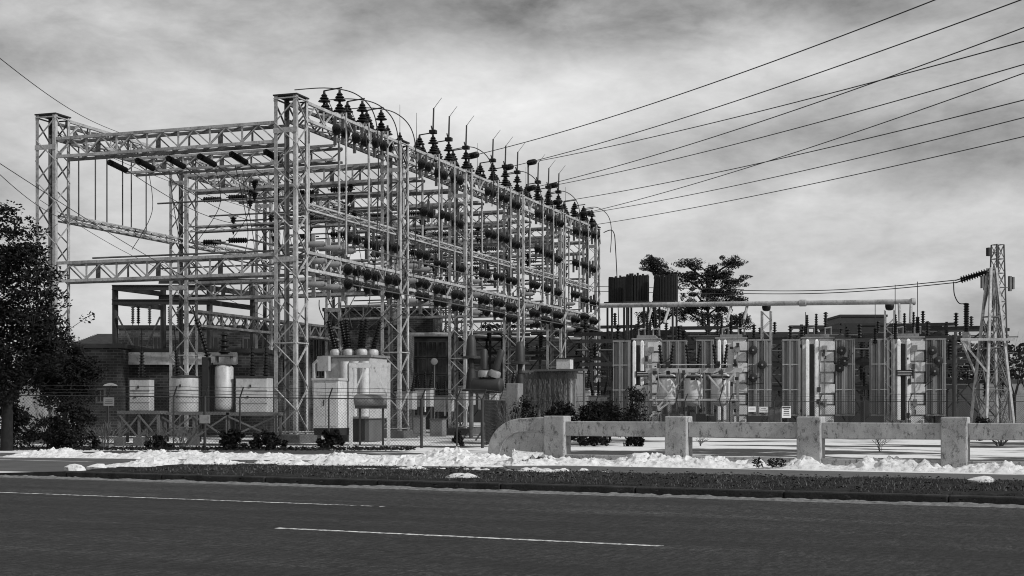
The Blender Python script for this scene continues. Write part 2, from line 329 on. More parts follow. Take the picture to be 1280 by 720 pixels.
# gritty strip of debris in the gutter
def grit(x,y):
    t=(26.5-y)/.75; e=max(0,1-abs(t*2-1)**2)
    return -.145+e*(.045+.03*nz(x*1.3,y*2,3)+.03*nz(x*5,y*5,1)+.02*nz(x*14,y*14,4))
tag(rbuild(sheet(-30,22,25.75,26.55,.06,.05,grit),'gutter_debris',DEBRIS),'pale strip of grit and dead leaves along the foot of the kerb','debris',kind='stuff')

# snow banks ploughed along the sidewalk
def snowbank(pts,wd,h,seed,label,dx=.05,rag=.5,tails=True):
    P=[Vector((p.x,p.y)) for p in pts]; seg=[]; L0=0
    for i in range(len(P)-1): d=(P[i+1]-P[i]).length; seg.append((L0,d,P[i],P[i+1])); L0+=d
    m=MB(); nx=int(L0/dx); nyy=int(wd/dx); vs=[]
    for i in range(nx+1):
        l=i*dx
        for q in seg:
            if l<=q[0]+q[1] or q is seg[-1]: c=q[2].lerp(q[3],(l-q[0])/q[1]); dr=(q[3]-q[2]).normalized(); break
        nr=Vector((-dr.y,dr.x))
        if nr.y<0: nr=-nr
        endf=min(1,l/1.2)*min(1,(L0-l)/1.2) if tails else 1
        hh=h*(.62+.55*nz(l*.35,seed)+.5*nz(l*1.3,seed+3)+.3*abs(nz(l*3.1,seed+7)))*max(0,endf)**.5
        off=.25*nz(l*.5,seed+11)
        for j in range(nyy+1):
            t=j/nyy; b=max(0,math.sin(math.pi*t))**.75
            p=c+nr*((t)*wd+off)
            e=b*hh
            cl=1-abs(nz(l*2.4,t*wd*2.4,seed))*2; c2=nz(l*7,t*wd*7,seed+1); c3=1-2*abs(nz(l*5.2,t*wd*5.2,seed+5))
            c4=nz(l*15,t*wd*15,seed+2); c5=1-2*abs(nz(l*10,t*wd*10,seed+9)); z=e*(.62+.42*cl*rag+.25*c2+.32*c3+.16*c4+.24*c5)-.05+(.03*nz(l*4,t*8,seed)-.05*(1-min(1,b*3)))
            vs.append((p.x+.04*nz(l*6,t*9,3),p.y+.05*nz(l*6,t*9,8),z))
    fs=[(i*(nyy+1)+j,(i+1)*(nyy+1)+j,(i+1)*(nyy+1)+j+1,i*(nyy+1)+j+1) for i in range(nx) for j in range(nyy)]
    m.add(vs,fs); o=m.build('snow_bank',SNOW,smooth=True)
    return tag(o,label,'snow',kind='stuff')
snowbank([G(500,574),G(560,579),G(640,583),G(800,583),G(940,584.5),G(1120,588),G(1300,592),G(1400,596)],2.1,.37,1.3,'lumpy white snow ploughed up along the foot of the concrete barrier')
snowbank([G(112,583.5),G(250,583.5),G(400,582.5),G(480,583),G(625,585)],1.25,.29,3.7,'broken ridge of lumpy snow along the verge edge left of the barrier')
snowbank([G(-10,571),G(90,572),G(250,574),G(400,575),G(520,574),G(610,574)],2.0,.22,5.3,'low ridge of snow running just below the chain link fence')
snowbank([G(395,587),G(470,588.2),G(560,589.5),G(640,591),G(770,592.2)],.45,.13,8.1,'thin crust of snow on the verge edge left of centre',.04,1.4)
snowbank([G(930,596.5),G(1050,599),G(1160,602),G(1290,606)],.5,.10,9.4,'thin crust of snow on the verge edge at right',.05)
for i,(px,py) in enumerate([(95,588),(122,587.5),(573,600),(585,601),(1228,605)]):
    p=G(px,py); m=MB(); m.lathe([(.26,-.03),(.24,.05),(.14,.11),(.03,.13)],(0,0,0),(0,0,1),12)
    for k,v in enumerate(m.v): f=1+.35*nz(v[0]*5+i,v[1]*5,v[2]*9+i); m.v[k]=(v[0]*f*1.1,v[1]*f*.8,v[2]*f)
    o=m.build('snow_lump',SNOW,loc=(p.x,p.y,0.03),smooth=True); tag(o,['small snow lump at the left end of the verge','flat snow lump just right of the leftmost one','small snow lump on the grass left of centre','snow lump beside the centre one on the grass','lone snow lump on the grass at far right'][i],'snow lump','lumps of snow on the verge')

# ------------------------------------------------------------------ concrete barrier
b=thing('concrete_barrier','long stained concrete balustrade with square posts, open rails and a rounded end','barrier',RP(0,0),RA)
SB=37.75; 
def ax(px): # along coordinate of a pixel column on the plane s=SB
    u=(px-640)/F; # x=u*y ; RP(a,s)
    return (SB*(u*.891-.454))/(.891+.454*u)
pk=[ax(692),ax(850),ax(1017),ax(1192)]; sp=(pk[3]-pk[0])/3; pk=[pk[0]+i*sp for i in range(5)]
for i,a in enumerate(pk):
    m=MB(); m.box(a-.33,a+.33,SB,SB+.52,-.1,1.37); m.build('post',CONC,b,bevel=.035)
    if i<4: 
        m=MB(); m.box(a+.332,a+sp-.332,SB+.12,SB+.47,.78,1.21); m.build('rail',CONC,b,bevel=.02)
        m=MB(); m.box(a+.332,a+sp-.332,SB+.10,SB+.52,-.1,.24); m.build('plinth',CONC,b,bevel=.02)
e0=ax(608)-.0; e1=pk[0]-.332; poly=[(e0,-.1),(e1,-.1),(e1,1.34)]
hw=e1-e0
for k in range(13):
    t=k/12*math.pi/2; poly.append((e0+hw*.62-(hw*.62)*math.sin(t), .30+1.0*math.cos(t)))
m=MB(); m.prism(poly,SB+.08,SB+.52); m.build('end_wall',CONC,b,bevel=.03)
m=MB(); q=[(e0+hw*.62-(hw*.42)*math.sin(k/8*math.pi/2), .05+.86*math.cos(k/8*math.pi/2)) for k in range(9)]
m.path([(e1-.05,SB+.072,.91)]+[(x,SB+.072,z) for x,z in q],.022,6); m.build('moulding',CONC,b)

# ------------------------------------------------------------------ chain link fence with barbed wire
f=thing('chain_link_fence','long chain link fence with barbed wire arms in front of the substation yard','fence')
FP=[W(-25,0,57),W(603,0,57.6),W(640,0,79),W(1330,0,80.5)]
for q in FP: q.z=0
FH=[2.13,1.93,1.98,1.98]
def fence_run(A,B,hA,hB,pxs,out):
    L=(B-A).length; d=(B-A)/L; H=lambda l: hA+(hB-hA)*l/L
    for px in pxs:
        if px is None: l=L*.5
        else: u=(px-640)/F; l=(u*A.y-A.x)/(d.x-u*d.y)
        p=A+d*l; h=H(l); m=MB(); m.tube((p.x,p.y,-.3),(p.x,p.y,h+.03),.034 if px not in (527,256,603) else .06,n=8)
        q=Vector((p.x,p.y,h)); m.bar(q,q+Vector((.16,-.10,.42)),.04); m.build('post',DARKST,f,smooth=True)
    m=MB(); m.path([A+d*(L*i/20)+Vector((0,0,H(L*i/20))) for i in range(21)],.026,6); m.build('top_rail',DARKST,f)
    for dx,dz in ((.05,.13),(.10,.26),(.16,.41)):
        m=MB(); m.path([A+d*(L*i/60)+Vector((dx,-dx*.6,H(L*i/60)+dz-.02*abs(math.sin(i*.8)))) for i in range(61)],.010,4); m.build('barbed_wire',DARKST,f)
    m=MB(); st=.13; n=int(L/st); w=.0068
    for i in range(n-15):
        for sg in (1,-1):
            P=[]
            for ll,hh in ((i*st,0 if sg>0 else 1),(i*st+2.0,1 if sg>0 else 0)):
                c=A+d*ll; P.append(Vector((c.x,c.y+.006*sg,.05+hh*(H(ll)-.06))))
            m.bar(P[0],P[1],w)
    m.build('chain_mesh',DARKST,f)
fence_run(FP[0],FP[1],FH[0],FH[1],(-5,135,217,256,300,411,527,571,603),1)
fence_run(FP[1],FP[2],FH[1],FH[2],(None,),1)
fence_run(FP[2],FP[3],FH[2],FH[3],(641,690,745,800,856,912,968,1024,1080,1136,1192,1248),1)
def sign(px,py,D,w,h,lines,label,face=SIGN,rows=3,header=False):
    p=W(px,py,D); t=thing('sign',label,'sign',p,0)
    m=MB(); m.box(-w/2,w/2,-.012,.012,-h/2,h/2); m.build('panel',face,t)
    m=MB()
    if header: m.box(-w*.46,w*.46,-.016,-.013,h*.30,h*.46)
    for k in range(rows):
        z=h*(.2-.62*k/max(1,rows)); wd=w*random.uniform(.25,.38); m.box(-wd,wd,-.016,-.013,z-h*.035,z+h*.035)
    m.build('lettering',INK,t); return t
sign(136,502,56.8,.42,.34,0,'small pale warning sign wired to the chain link fence at left',PAINTM)
sg=W(256,524,56.8); o=MB().box(-.2,.2,-.09,.09,-.17,.17).build('junction_box',PAINTM,loc=sg,bevel=.01); tag(o,'small grey junction box fixed to the fence post in front of the regulators','junction box')

# ------------------------------------------------------------------ lattice substation structure
RZ=R(-19.27); T0=W(364,553,66); T0.z=0
cs,sn=math.cos(RZ),math.sin(RZ)
def Y(x,y,z=0): return Vector((T0.x+cs*x-sn*y, T0.y+sn*x+cs*y, z))
TW=1.16; WR=13.2; TS=[0,11.8,21.6,31.4,40.9,50.2]
ordn=['nearest','second','third','fourth','fifth','farthest']
def tower(h,label,loc):
    t=thing('lattice_tower',label,'lattice tower',loc,RZ,'lattice towers of the bus structure'); a=TW/2
    for sx in (-1,1):
        for sy in (-1,1):
            m=MB(); m.angle((sx*a,sy*a,.35),(sx*a,sy*a,h),.18,.022,-sx,-sy); m.build('leg',STEELD if (sx,sy)==(-1,1) else STEEL,t)  # rear left leg darker, its shade put into the colour
    ph=1.02; n=int((h-.5)/ph)
    for k,(ux,uy,ox,oy) in enumerate(((1,0,0,-a),(0,1,a,0),(1,0,0,a),(0,1,-a,0))):
        m=MB(); ins=a-.03
        for i in range(n):
            z0=.5+i*ph; s1=1 if (i+k)%2 else -1; off=-.03 if k in(0,3) else .03
            for q in ((1,) ):
                m.bar((ux*s1*ins+ox,uy*s1*ins+oy,z0),(-ux*s1*ins+ox,-uy*s1*ins+oy,z0+ph),.085,.03)
        for z in (.5,4.6,h-.12): m.bar((ux*ins+ox,uy*ins+oy,z),(-ux*ins+ox,-uy*ins+oy,z),.09,.05)
        m.build('bracing',STEEL if k in (0,1) else STEELD,t)  # rear faces take the dark steel as painted shade
    for z in (8.45,14.4):
        m=MB(); m.box(-a-.03,a+.03,-a-.03,-a-.012,z-.12,z+.12); m.build('gusset',STEEL,t)
    m=MB(); m.box(-a-.04,a+.04,-a-.04,a+.04,h,h+.06); m.build('cap_plate',BLACKST,t)
    m=MB(); m.box(-.95,.95,-.95,.95,-.2,.38); m.build('footing',CONCD,t,bevel=.03); return t
proto=None
for row,xx in (('right',0),('left',-WR)):
    for i,ty in enumerate(TS):
        lab=f'{ordn[i]} tall lattice steel tower in the {row} row, on a dark concrete footing'
        if proto is None: proto=tower(16.0,lab,Y(xx,ty))
        else: dup(proto,Y(xx,ty),RZ,lab)

def beam(L,h,w,nb,name,label,loc,rz,group,light=False,plates=True):
    t=thing(name,label,'lattice beam',loc,rz,group); c=.14 if not light else .08; q=.08 if not light else .045
    for y in (-w/2,w/2):
        for z in (c/2,h-c/2):
            m=MB(); m.bar((0,y,z),(L,y,z),c,c); m.build('chord',STEEL if y<0 else STEELD,t)  # far chords coloured darker to imitate their shaded side
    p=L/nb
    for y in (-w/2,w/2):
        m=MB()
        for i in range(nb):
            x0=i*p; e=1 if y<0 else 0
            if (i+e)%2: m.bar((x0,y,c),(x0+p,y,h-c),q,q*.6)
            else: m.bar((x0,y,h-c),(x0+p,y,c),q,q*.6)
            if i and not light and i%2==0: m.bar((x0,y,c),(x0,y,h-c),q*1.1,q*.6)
        m.build('lacing',STEEL if y<0 else STEELD,t)  # far side lacing given its shade by a darker colour
    for z in (c/2,h-c/2):
        m=MB()
        for i in range(nb):
            s1=1 if i%2 else -1; m.bar((i*p,s1*(w/2-c),z),(i*p+p,-s1*(w/2-c),z),q,q*.6)
        m.build('lacing',STEELD,t)  # top and bottom lacing darkened too, shade painted inside the beam
    if plates and not light:
        m=MB()
        for i in range(2,nb,4): m.box(i*p-.13,i*p+.13,w/2-.02,w/2+.0,c,h-c)
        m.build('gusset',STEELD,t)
    return t
a=TW/2
# along each row: top, mid (light) and lower tiers
bays=['first','second','third','fourth','fifth']
tiers=[('top',14.98,.95,.95,False),('middle',10.9,.36,.6,True),('lower',8.0,.95,.95,False)]
cache={}
for row,xx in (('right',0),('left',-WR)):
    for nm,z,h,w,lt in tiers:
        for i in range(5):
            z1,h1=(z,h)
            if row=='left' and nm=='lower':
                if i==0: continue
                z1=6.3
            L=TS[i+1]-TS[i]-TW-.02
            lab=f'{nm} tier lattice beam of the {row} row in the {bays[i]} bay from the street'
            key=(h,w,lt); loc=Y(xx,TS[i]+a+.01,z1)
            if key in cache: o=dup(cache[key][0],loc,RZ+R(90),lab,(L/cache[key][1],1,1))
            else: o=beam(L,h,w,12 if not lt else 14,'lattice_beam',lab,loc,RZ+R(90),'lattice beams along the rows',lt); cache[key]=(o,L)
# across: joining right and left towers
ct=None
for nm,z in (('top',13.85),('lower',7.75)):
    for i,ty in enumerate(TS):
        if nm=='lower' and i in (2,4): continue
        L=WR-TW-.02; lab=f'{nm} cross beam tying the {ordn[i]} pair of lattice towers together'
        loc=Y(-WR+a+.01,ty,z)
        if ct: dup(ct,loc,RZ,lab)
        else: ct=beam(L,1.02,.95,14,'cross_beam',lab,loc,RZ,'cross beams between the tower rows')
lb=None
for i,ty in enumerate(TS[1:],1):
    for z,nm in ((11.6,'middle'),):
        loc=Y(-WR+a+.01,ty,z); lab=f'slender {nm} strut between the {ordn[i]} pair of lattice towers'
        if lb: dup(lb,loc,RZ,lab)
        else: lb=beam(WR-TW-.02,.36,.6,16,'cross_strut',lab,loc,RZ,'slender struts between the tower rows',True)
# mid bay cross beams at the top
for i in range(5):
    loc=Y(-WR+.5,(TS[i]+TS[i+1])/2,14.0); lab=f'cross beam spanning the middle of the {bays[i]} bay near the top'
    dup(ct,loc,RZ,lab,((WR-1.0)/(WR-TW-.02),1,.8))

# ------------------------------------------------------------------ insulators and switches
def arc(pts,r,label,n=18,name='jumper_cable',group='curved jumper cables'):
    P=[Vector(p) for p in pts]; out=[]
    for i in range(len(P)-1):
        p0=P[max(i-1,0)]; p1=P[i]; p2=P[i+1]; p3=P[min(i+2,len(P)-1)]
        for k in range(n):
            t=k/n; out.append(.5*((2*p1)+(p2-p0)*t+(2*p0-5*p1+4*p2-p3)*t*t+(3*p1-p0-3*p2+p3)*t**3))
    out.append(P[-1]); o=MB().path(out,r,6).build(name,WIRE,smooth=True); return tag(o,label,'cable',group)
def bell(m,o,ax,L,Rr,n=10):
    m.lathe([(.05,0),(Rr*.3,.04*L),(Rr*.34,.10*L),(Rr,.13*L),(Rr*.9,.22*L),(Rr*.42,.33*L),(Rr*.76,.38*L),(Rr*.64,.47*L),(Rr*.34,.57*L),(Rr*.55,.62*L),(Rr*.42,.71*L),(Rr*.2,.82*L),(Rr*.2,L)],o,ax,n)
def sheds(m,o,ax,L,n,r,core,seg=10,taper=1.0):
    o=Vector(o); P=[(core,0)]; p=L/n
    for i in range(n):
        k=1-(1-taper)*i/n; P+=[(core*k,i*p+.25*p),(r*k,i*p+.5*p),(r*k*.95,i*p+.62*p),(core*k,i*p+.8*p)]
    P.append((core*taper,L)); m.lathe(P,o,ax,seg)
def top_switch(label,loc,horn):
    t=thing('disconnect_switch',label,'switch',loc,RZ,'disconnect switches along the top beam')
    m=MB(); m.box(-.62,.62,-.09,.09,0,.10); m.bar((-.5,-.5,-.02),(-.5,.5,-.02),.08); m.bar((.5,-.5,-.02),(.5,.5,-.02),.08); m.build('base',STEEL,t)
    for x in (-.42,.42):
        for z in (.12,.66):
            m=MB(); bell(m,(x,0,z),(0,0,1),.58,.33 if z<.5 else .31); m.build('insulator',PORC,t,smooth=True)
    for x,y in ((-.42,.8),(.42,.8),(0,-.55)):
        m=MB(); bell(m,(x,y,.02),(0,0,1),.56,.28); m.build('insulator',PORC,t,smooth=True)
    m=MB(); m.bar((-.5,.8,0),(.5,.8,0),.07); m.bar((-.42,.8,.6),(-.42,0,1.25),.03); m.build('side_arm',STEELD,t)
    m=MB(); m.tube((-.45,0,1.27),(.55,0,1.36),.035,n=6); m.build('blade',DARKST,t)
    if horn:
        m=MB(); m.box(.22,.62,-.16,.16,1.28,1.50); m.build('contact_box',PORC,t,bevel=.03)
        m=MB(); m.tube((.42,0,1.50),(.46,0,2.75),.05,.045,6); m.tube((.46,0,2.72),(.95,0,3.3),.018,.012,5); m.tube((.36,0,1.5),(.30,0,1.75),.04,n=5); m.build('arcing_horn',DARKST,t)
    m=MB(); m.tube((.85,-.15,-6.9),(.85,-.15,.05),.05,n=8); m.bar((.6,-.05,.06),(.88,-.15,.06),.05); m.build('operating_pipe',STEEL,t,smooth=True)
    return t
tops=[4.2,6.8,9.1, 16.2,18.6,21.4, 26.1,28.5,30.9, 35.3,37.7,40.1, 44.2,46.6,48.9]
words=['first','second','third','fourth','fifth','sixth','seventh','eighth','ninth','tenth','eleventh','twelfth','thirteenth','fourteenth','fifteenth']
pr={}
for i,ty in enumerate(tops):
    horn=3<=i<12; lab=f'{words[i]} stacked insulator pair on the top beam from the near tower, '+('with horn' if horn else 'hornless')
    loc=Y(.0,ty,15.96)
    if horn in pr: dup(pr[horn],loc,RZ,lab)
    else: pr[horn]=top_switch(lab,loc,horn)
# single post insulators with lightning rods between switch groups
sp0=None
for i,ty in enumerate([11.9,14.2,23.8,33.2,42.4]):
    lab=f'single post insulator with a thin lightning rod, {words[i]} along the top beam'
    loc=Y(.25,ty,15.96)
    if sp0: dup(sp0,loc,RZ,lab)
    else:
        sp0=thing('post_insulator',lab,'insulator',loc,RZ,'single post insulators on the top beam')
        m=MB(); bell(m,(0,0,0),(0,0,1),.58,.24); m.build('insulator',PORC,sp0,smooth=True)
        m=MB(); m.tube((0,0,.55),(0,0,2.1),.018,.01,5); m.build('lightning_rod',DARKST,sp0)
# dark blocks of horizontal insulators hung off the street side of the top beam
def hstack(label,loc,rz,zs,name='side_switch'):
    t=thing(name,label,'switch',loc,rz,'side mounted switches on the right row'); 
    m=MB(); m.bar((-.05,0,-.75),(-.05,0,.55),.15,.08); m.bar((-.05,.85,-.5),(-.05,.85,.7),.15,.08); m.bar((-.06,0,.1),(-.06,.85,.1),.06); m.build('base',STEELD,t)
    for z in zs:
        for y in (0,.98):
            m=MB(); bell(m,(.0,y,z),(1,-.6,0),.44,.285); m.build('insulator',PORC,t,smooth=True)
    m=MB(); m.tube((.57,-.05,.3),(.60,.15,-.75),.022,n=5); m.build('blade',DARKST,t)
    return t
hs=None
for i,ty in enumerate([3.4,5.6,7.9,13.8,16.3,18.9,24.5,27,29.3,34.5,37,39,43.5,46,48.4]):
    lab=f'{words[i]} side switch hung on the top beam, counting from the near tower'
    loc=Y(.62,ty+.3*nz(i*1.9,4),15.1+.35*nz(i*2.3,7))
    if hs: dup(hs,loc,RZ,lab)
    else: hs=hstack(lab,loc,RZ,(0,))
h2_=None
for lvl,z in (('upper',10.0),('lower',8.0)):
    for i,ty in enumerate([4.6,6.9,9.3,13.6,16.2,18.9,23.4,26,28.7,33.2,35.8,38.4,42.9,45.4,47.9]):
        lab=f'{words[i]} side switch from the near tower in the {lvl} line along the lower beam'; z_=z+.5*nz(i*2.1,z*1.7); ty+=.5*nz(i*1.3,z)
        if lvl=='upper': dup(hs,Y(.66,ty,z_),RZ,lab)
        elif h2_: dup(h2_,Y(.66,ty,z_),RZ,lab)
        else: h2_=hstack(lab,Y(.66,ty,z_),RZ,(-.36,.36))
for i,ty in enumerate([14.6,17.2,19.2,25.0,27.4,29.6,34.8,37.0,38.8,43.8,46.2,48.2]):
    dup(hs,Y(.5,ty,12.6+.5*nz(i*1.7,2)),RZ,f'{words[i]} side switch hung midway between top and middle beams, from the near tower')
for i,ty in enumerate([12.8,15.8,18.4,24.2,26.8,29.0,35.4,38.2,44.6,47.2]):
    dup(hs,Y(-2.4,ty,9.3+.6*nz(i*1.3,5)),RZ+R(90),f'{words[i]} inner switch behind the lower beam of the right row, from the street')
# pale fuse tubes pointing across the lower tier of the right row
fu=None
for i,ty in enumerate([1.6,3.2,4.8,12.6,14.6,22.6,32.8,42.4]):
    for k,z in enumerate((9.35,8.55,7.45)):
        lab=f"{('top','middle','bottom')[k]} pale fuse tube of the {words[i]} set on the right row lower beam"
        loc=Y(.25,ty,z)
        if fu: dup(fu,loc,RZ,lab)
        else:
            fu=thing('fuse_tube',lab,'fuse',loc,RZ,'pale fuse tubes on the lower tier')
            m=MB(); m.lathe([(.07,0),(.15,.03),(.15,1.05),(.09,1.1),(.09,1.2)],(-.45,0,0),(1,0,0),10); m.build('tube',PORCG,fu,smooth=True)
            m=MB(); m.box(-.12,.06,.18,.26,-.55,.5); m.build('bracket',STEEL,fu)
# strain insulator strings
def strain(label,loc,d,n=10,L=1.5,r=.17,group='strain insulator strings',cat='insulator'):
    d=Vector(d).normalized(); t=thing('strain_insulator',label,cat,loc,0,group)
    m=MB(); sheds(m,d*.15,d,L,n,r,.055,10); m.build('disc_string',PORC,t,smooth=True)
    MB().tube((0,0,0),d*.17,.03,n=6).build('shackle',DARKST,t); MB().tube(d*(L+.13),d*(L+.45),.035,n=6).build('clamp',DARKST,t); return t
V=(Y(0,1)-Y(0,0)); U=(Y(-1,0)-Y(0,0))
s0=None
for i,x in enumerate([-10.45,-8.85,-7.1,-5.35,-3.6,-1.75]):
    lab=f'{words[i]} thick dark strain insulator from the left under the front top cross beam'
    p=Y(x,.55,13.75)
    if s0: dup(s0,p,None,lab)
    else: s0=strain(lab,p,V+Vector((0,0,-.13)),11,1.5,.155)
    # its bus wire running back through the bays
    q=p+(V+Vector((0,0,-.13))).normalized()*1.95; e=Y(x,TS[2]-.7,13.4)
    pts=[q.lerp(e,k/14)+Vector((0,0,-1.3*math.sin(math.pi*k/14))) for k in range(15)]
    o=MB().path(pts,.018,5).build('bus_wire',WIRE); tag(o,f'thin bus wire running back from the {words[i]} front strain insulator','wire','bus wires inside the structure')
sH=None; nH=0
for ci in (1,2,3,4,5):
    for z,nm in ((11.2,'middle strut'),(13.6,'top cross beam')):
        for k,x in enumerate((-11.6,-9.8,-5.5,-3.2)):
            nH+=1; lab=f'dark horizontal insulator string by the {ordn[ci]} {nm}, {words[k]} from the left'
            p=Y(x,TS[ci]-.75-.3*k,z-.25)
            if sH: dup(sH,p,None,lab)
            else: sH=strain(lab,p,-U+Vector((0,0,-.03)),8,1.15,.16)
# hanging suspension stacks under the top cross beams
sV=None
for ci in (1,2,3,4,5):
    for k,x in enumerate((-8.6,-6.9,-2.4)):
        lab=f'short hanging insulator under the {ordn[ci]} top cross beam, {words[k]} from the left'
        p=Y(x,TS[ci]-.5,13.85)
        if sV: dup(sV,p,RZ,lab)
        else:
            sV=thing('hanging_insulator',lab,'insulator',p,RZ,'hanging insulators under cross beams')
            m=MB(); bell(m,(0,0,-.05),(0,0,-1),.5,.22); bell(m,(0,0,-.6),(0,0,-1),.5,.22); m.build('insulator',PORC,sV,smooth=True)
            m=MB(); m.box(-.3,.3,-.05,.05,-.05,.02); m.build('hanger',STEEL,sV)
# rods hanging from the left row top beam to its middle beam
hr=None
for i,ty in enumerate([2.2,3.6,4.6,6.0,6.8,8.2]):
    lab=f'{words[i]} thin vertical rod between the left row beams in the near bay'
    p=Y(-WR-.1,ty,11.25)
    if hr: dup(hr,p,None,lab)
    else: hr=tag(MB().tube((0,0,0),(0,0,3.75),.035,n=6).build('hanger_rod',DARKST,loc=p),lab,'rod','vertical rods in the left row')
# more hanging discs and dark tangled leads inside the bays
k9=0
for i in range(5):
    for x in (-11.4,-8.9,-6.3,-3.6,-1.4):
        for q in (.25,.75):
            if i==0 and x<-5: continue
            k9+=1; ty=TS[i]+(TS[i+1]-TS[i])*q; z=12.85
            dup(sV,Y(x,ty,z),RZ,f"hanging insulator in the {bays[i]} bay, {words[int((x+11.6)//2.5)]} from the left, {'near' if q<.5 else 'far'} line")
random.seed(77)
for i in range(5):
    for k in range(6):
        x=-.9-1.9*k; ty=TS[i]+3+4*(k%2); x2=x+random.uniform(-1.2,1.2); pa=Y(x,ty,13.6); pb=Y(x2,ty+random.uniform(1,3),random.uniform(8.5,10)); mid=pa.lerp(pb,.5)+Vector((random.uniform(-.6,.6),0,-.8))
        arc([pa,mid,pb],.02,f"slack dark lead hanging in the {bays[i]} bay, {words[k]} from the right row",8,'hanging_lead','slack dark leads inside the structure')
# cross pipes carrying switches at the lower and middle tiers
for i in range(5):
    for k,q in enumerate((.25,.5,.75)):
        ty=TS[i]+(TS[i+1]-TS[i])*q
        for z,nm in ((12.9,'upper'),(9.3,'lower')):
            if i==0 and nm=='upper' and k<2: continue
            o=MB().tube(Y(-WR+.2,ty,z),Y(-.2,ty,z),.05,n=6).build('cross_pipe',STEELD); tag(o,f"{nm} cross pipe in the {bays[i]} bay, {('nearest','middle','farthest')[k]} of three",'pipe','cross pipes between the rows')
# tall pipes: light grey risers in the right row
rp=None; ii=0
for i in range(5):
    for k,q in enumerate((.22,.5,.8)):
        ty=TS[i]+(TS[i+1]-TS[i])*q; lab=f"vertical pale conduit in the {bays[i]} bay of the right row, {('nearest','middle','farthest')[k]} of three"
        p=Y(-.45,ty,8.9)
        if rp: dup(rp,p,None,lab)
        else: rp=tag(MB().tube((0,0,0),(0,0,6.1),.065,n=8).build('conduit',STEEL,loc=p,smooth=True),lab,'conduit','vertical conduits of the right row')
# curved jumper cables arching over the near bay
for i,ty in enumerate((4.2,6.8,9.1)):
    arc([Y(-1.2,ty-1.6,17.0),Y(-.2,ty,17.35),Y(.7,ty+1.3,17.25),Y(1.25,ty+2.2,16.4),Y(1.35,ty+2.5,14.5),Y(1.3,ty+2.5,11),Y(1.2,ty+2.4,8.6)],.028,f'{words[i]} curved jumper cable arching over the near top beam and dropping down',8)
for i,ty in enumerate((21.4,30.9,40.1,48.9)):
    arc([Y(-.4,ty,17.3),Y(.6,ty+.8,17.5),Y(1.3,ty+1.6,16.9),Y(1.5,ty+1.9,15.7),Y(1.4,ty+1.9,14)],.028,f'short curved jumper beyond the {words[i+1]} group of top insulators',6)
arc([Y(.9,50.6,15.6),Y(1.6,50.9,15.7),Y(1.8,51,14),Y(2.0,51.2,8),Y(2.1,51.4,2)],.04,'long drop cable hanging beside the farthest right tower',8)
for i,(a0_,b0_,c0_) in enumerate([((248,300),(275,255),(268,205)),((283,308),(312,262),(303,212)),((165,312),(190,265),(186,215)),((384,288),(398,318),(404,330))]):
    D=74; arc([W(a0_[0],a0_[1],D),W(b0_[0],b0_[1],D),W(c0_[0],c0_[1],D)],.018,f'{words[i]} slack jumper hanging inside the near bays from the left',8,'slack_jumper','slack jumpers in the near bays')

# incoming power lines with their strain strings
lines=[((597,193),24.0,(1129,0),(1500,-135),11),((640,208),30.9,(1280,8),(1500,-85),9),((669,202),30.9,(1280,53),(1500,-10),6),((669,234),35.3,(1280,42.5),(1500,-50),10),
 ((696,231),40.1,(1280,86),(1500,15),7),((701,252),40.1,(1280,136.5),(1500,68),7),((733,266),46.6,(1280,98),(1500,10),9),((738,266),48.9,(1280,149),(1500,90),7),((743,281),48.9,(1280,166),(1500,118),6)]
for i,(s,ty,_,e,sag) in enumerate(lines):
    u=(s[0]-640)/F; ty=min((k*.05 for k in range(1100)),key=lambda q:abs(Y(.9,q).x-u*Y(.9,q).y)); D0=Y(.9,ty).y
    P0=W(s[0],s[1],D0); P1=W(e[0],e[1],38+1.5*i)
    pts=[]
    for k in range(41):
        t=k/40; p=P0.lerp(P1,t); p.z-=4*sag*.055*t*(1-t); pts.append(p)
    tag(MB().path(pts,.022,6).build('power_line',WIRE),f'overhead power line leaving the top right of the structure, {words[i]} from the top','power line','overhead power lines crossing the sky')
    d=(P0-pts[1]).normalized(); L=1.5
    t_=strain(f'dark dead end insulator string holding the {words[i]} overhead line from the top',P0+d*1.5,-d,8,1.25,.2,'dead end strings at the top beam')
    h_=(P0+d*1.5).z-15.9; MB().bar((0,0,.1),(0,0,-h_),.12).build('support_post',STEELD,t_)
for i,(p,q,D0,D1) in enumerate([((-30,49),(150,166),40,72),((-30,190),(90,278),45,74),((-30,185),(330,395),45,82),((50,250),(240,352),70,88),((60,160),(345,270),73,80)]):
    P0=W(p[0],p[1],D0); P1=W(q[0],q[1],D1); pts=[P0.lerp(P1,k/20)+Vector((0,0,-.35*math.sin(math.pi*k/20))) for k in range(21)]
    tag(MB().path(pts,.014,5).build('guy_wire',WIRE),f"thin wire at the left side of the structure, {words[i]} from the top",'wire','thin wires at the left')
# bus pipes running along the rows at several heights
for k,(x,z,r,y0,y1) in enumerate([(-3.0,12.5,.03,10,50),(-5.2,12.5,.03,10,50),(-7.5,12.5,.03,10,50),(-2.6,9.6,.05,.8,50),(-4.6,9.6,.05,.8,50),(-9.6,9.9,.04,10,50),(1.25,9.5,.03,4,49),(1.25,7.6,.03,4,49)]):
    o=MB().tube(Y(x,y0,z),Y(x,y1,z),r,n=6).build('bus_pipe',STEELD); tag(o,f'long bus conductor running away through the structure, {words[k]} of its set','bus conductor','long bus conductors')

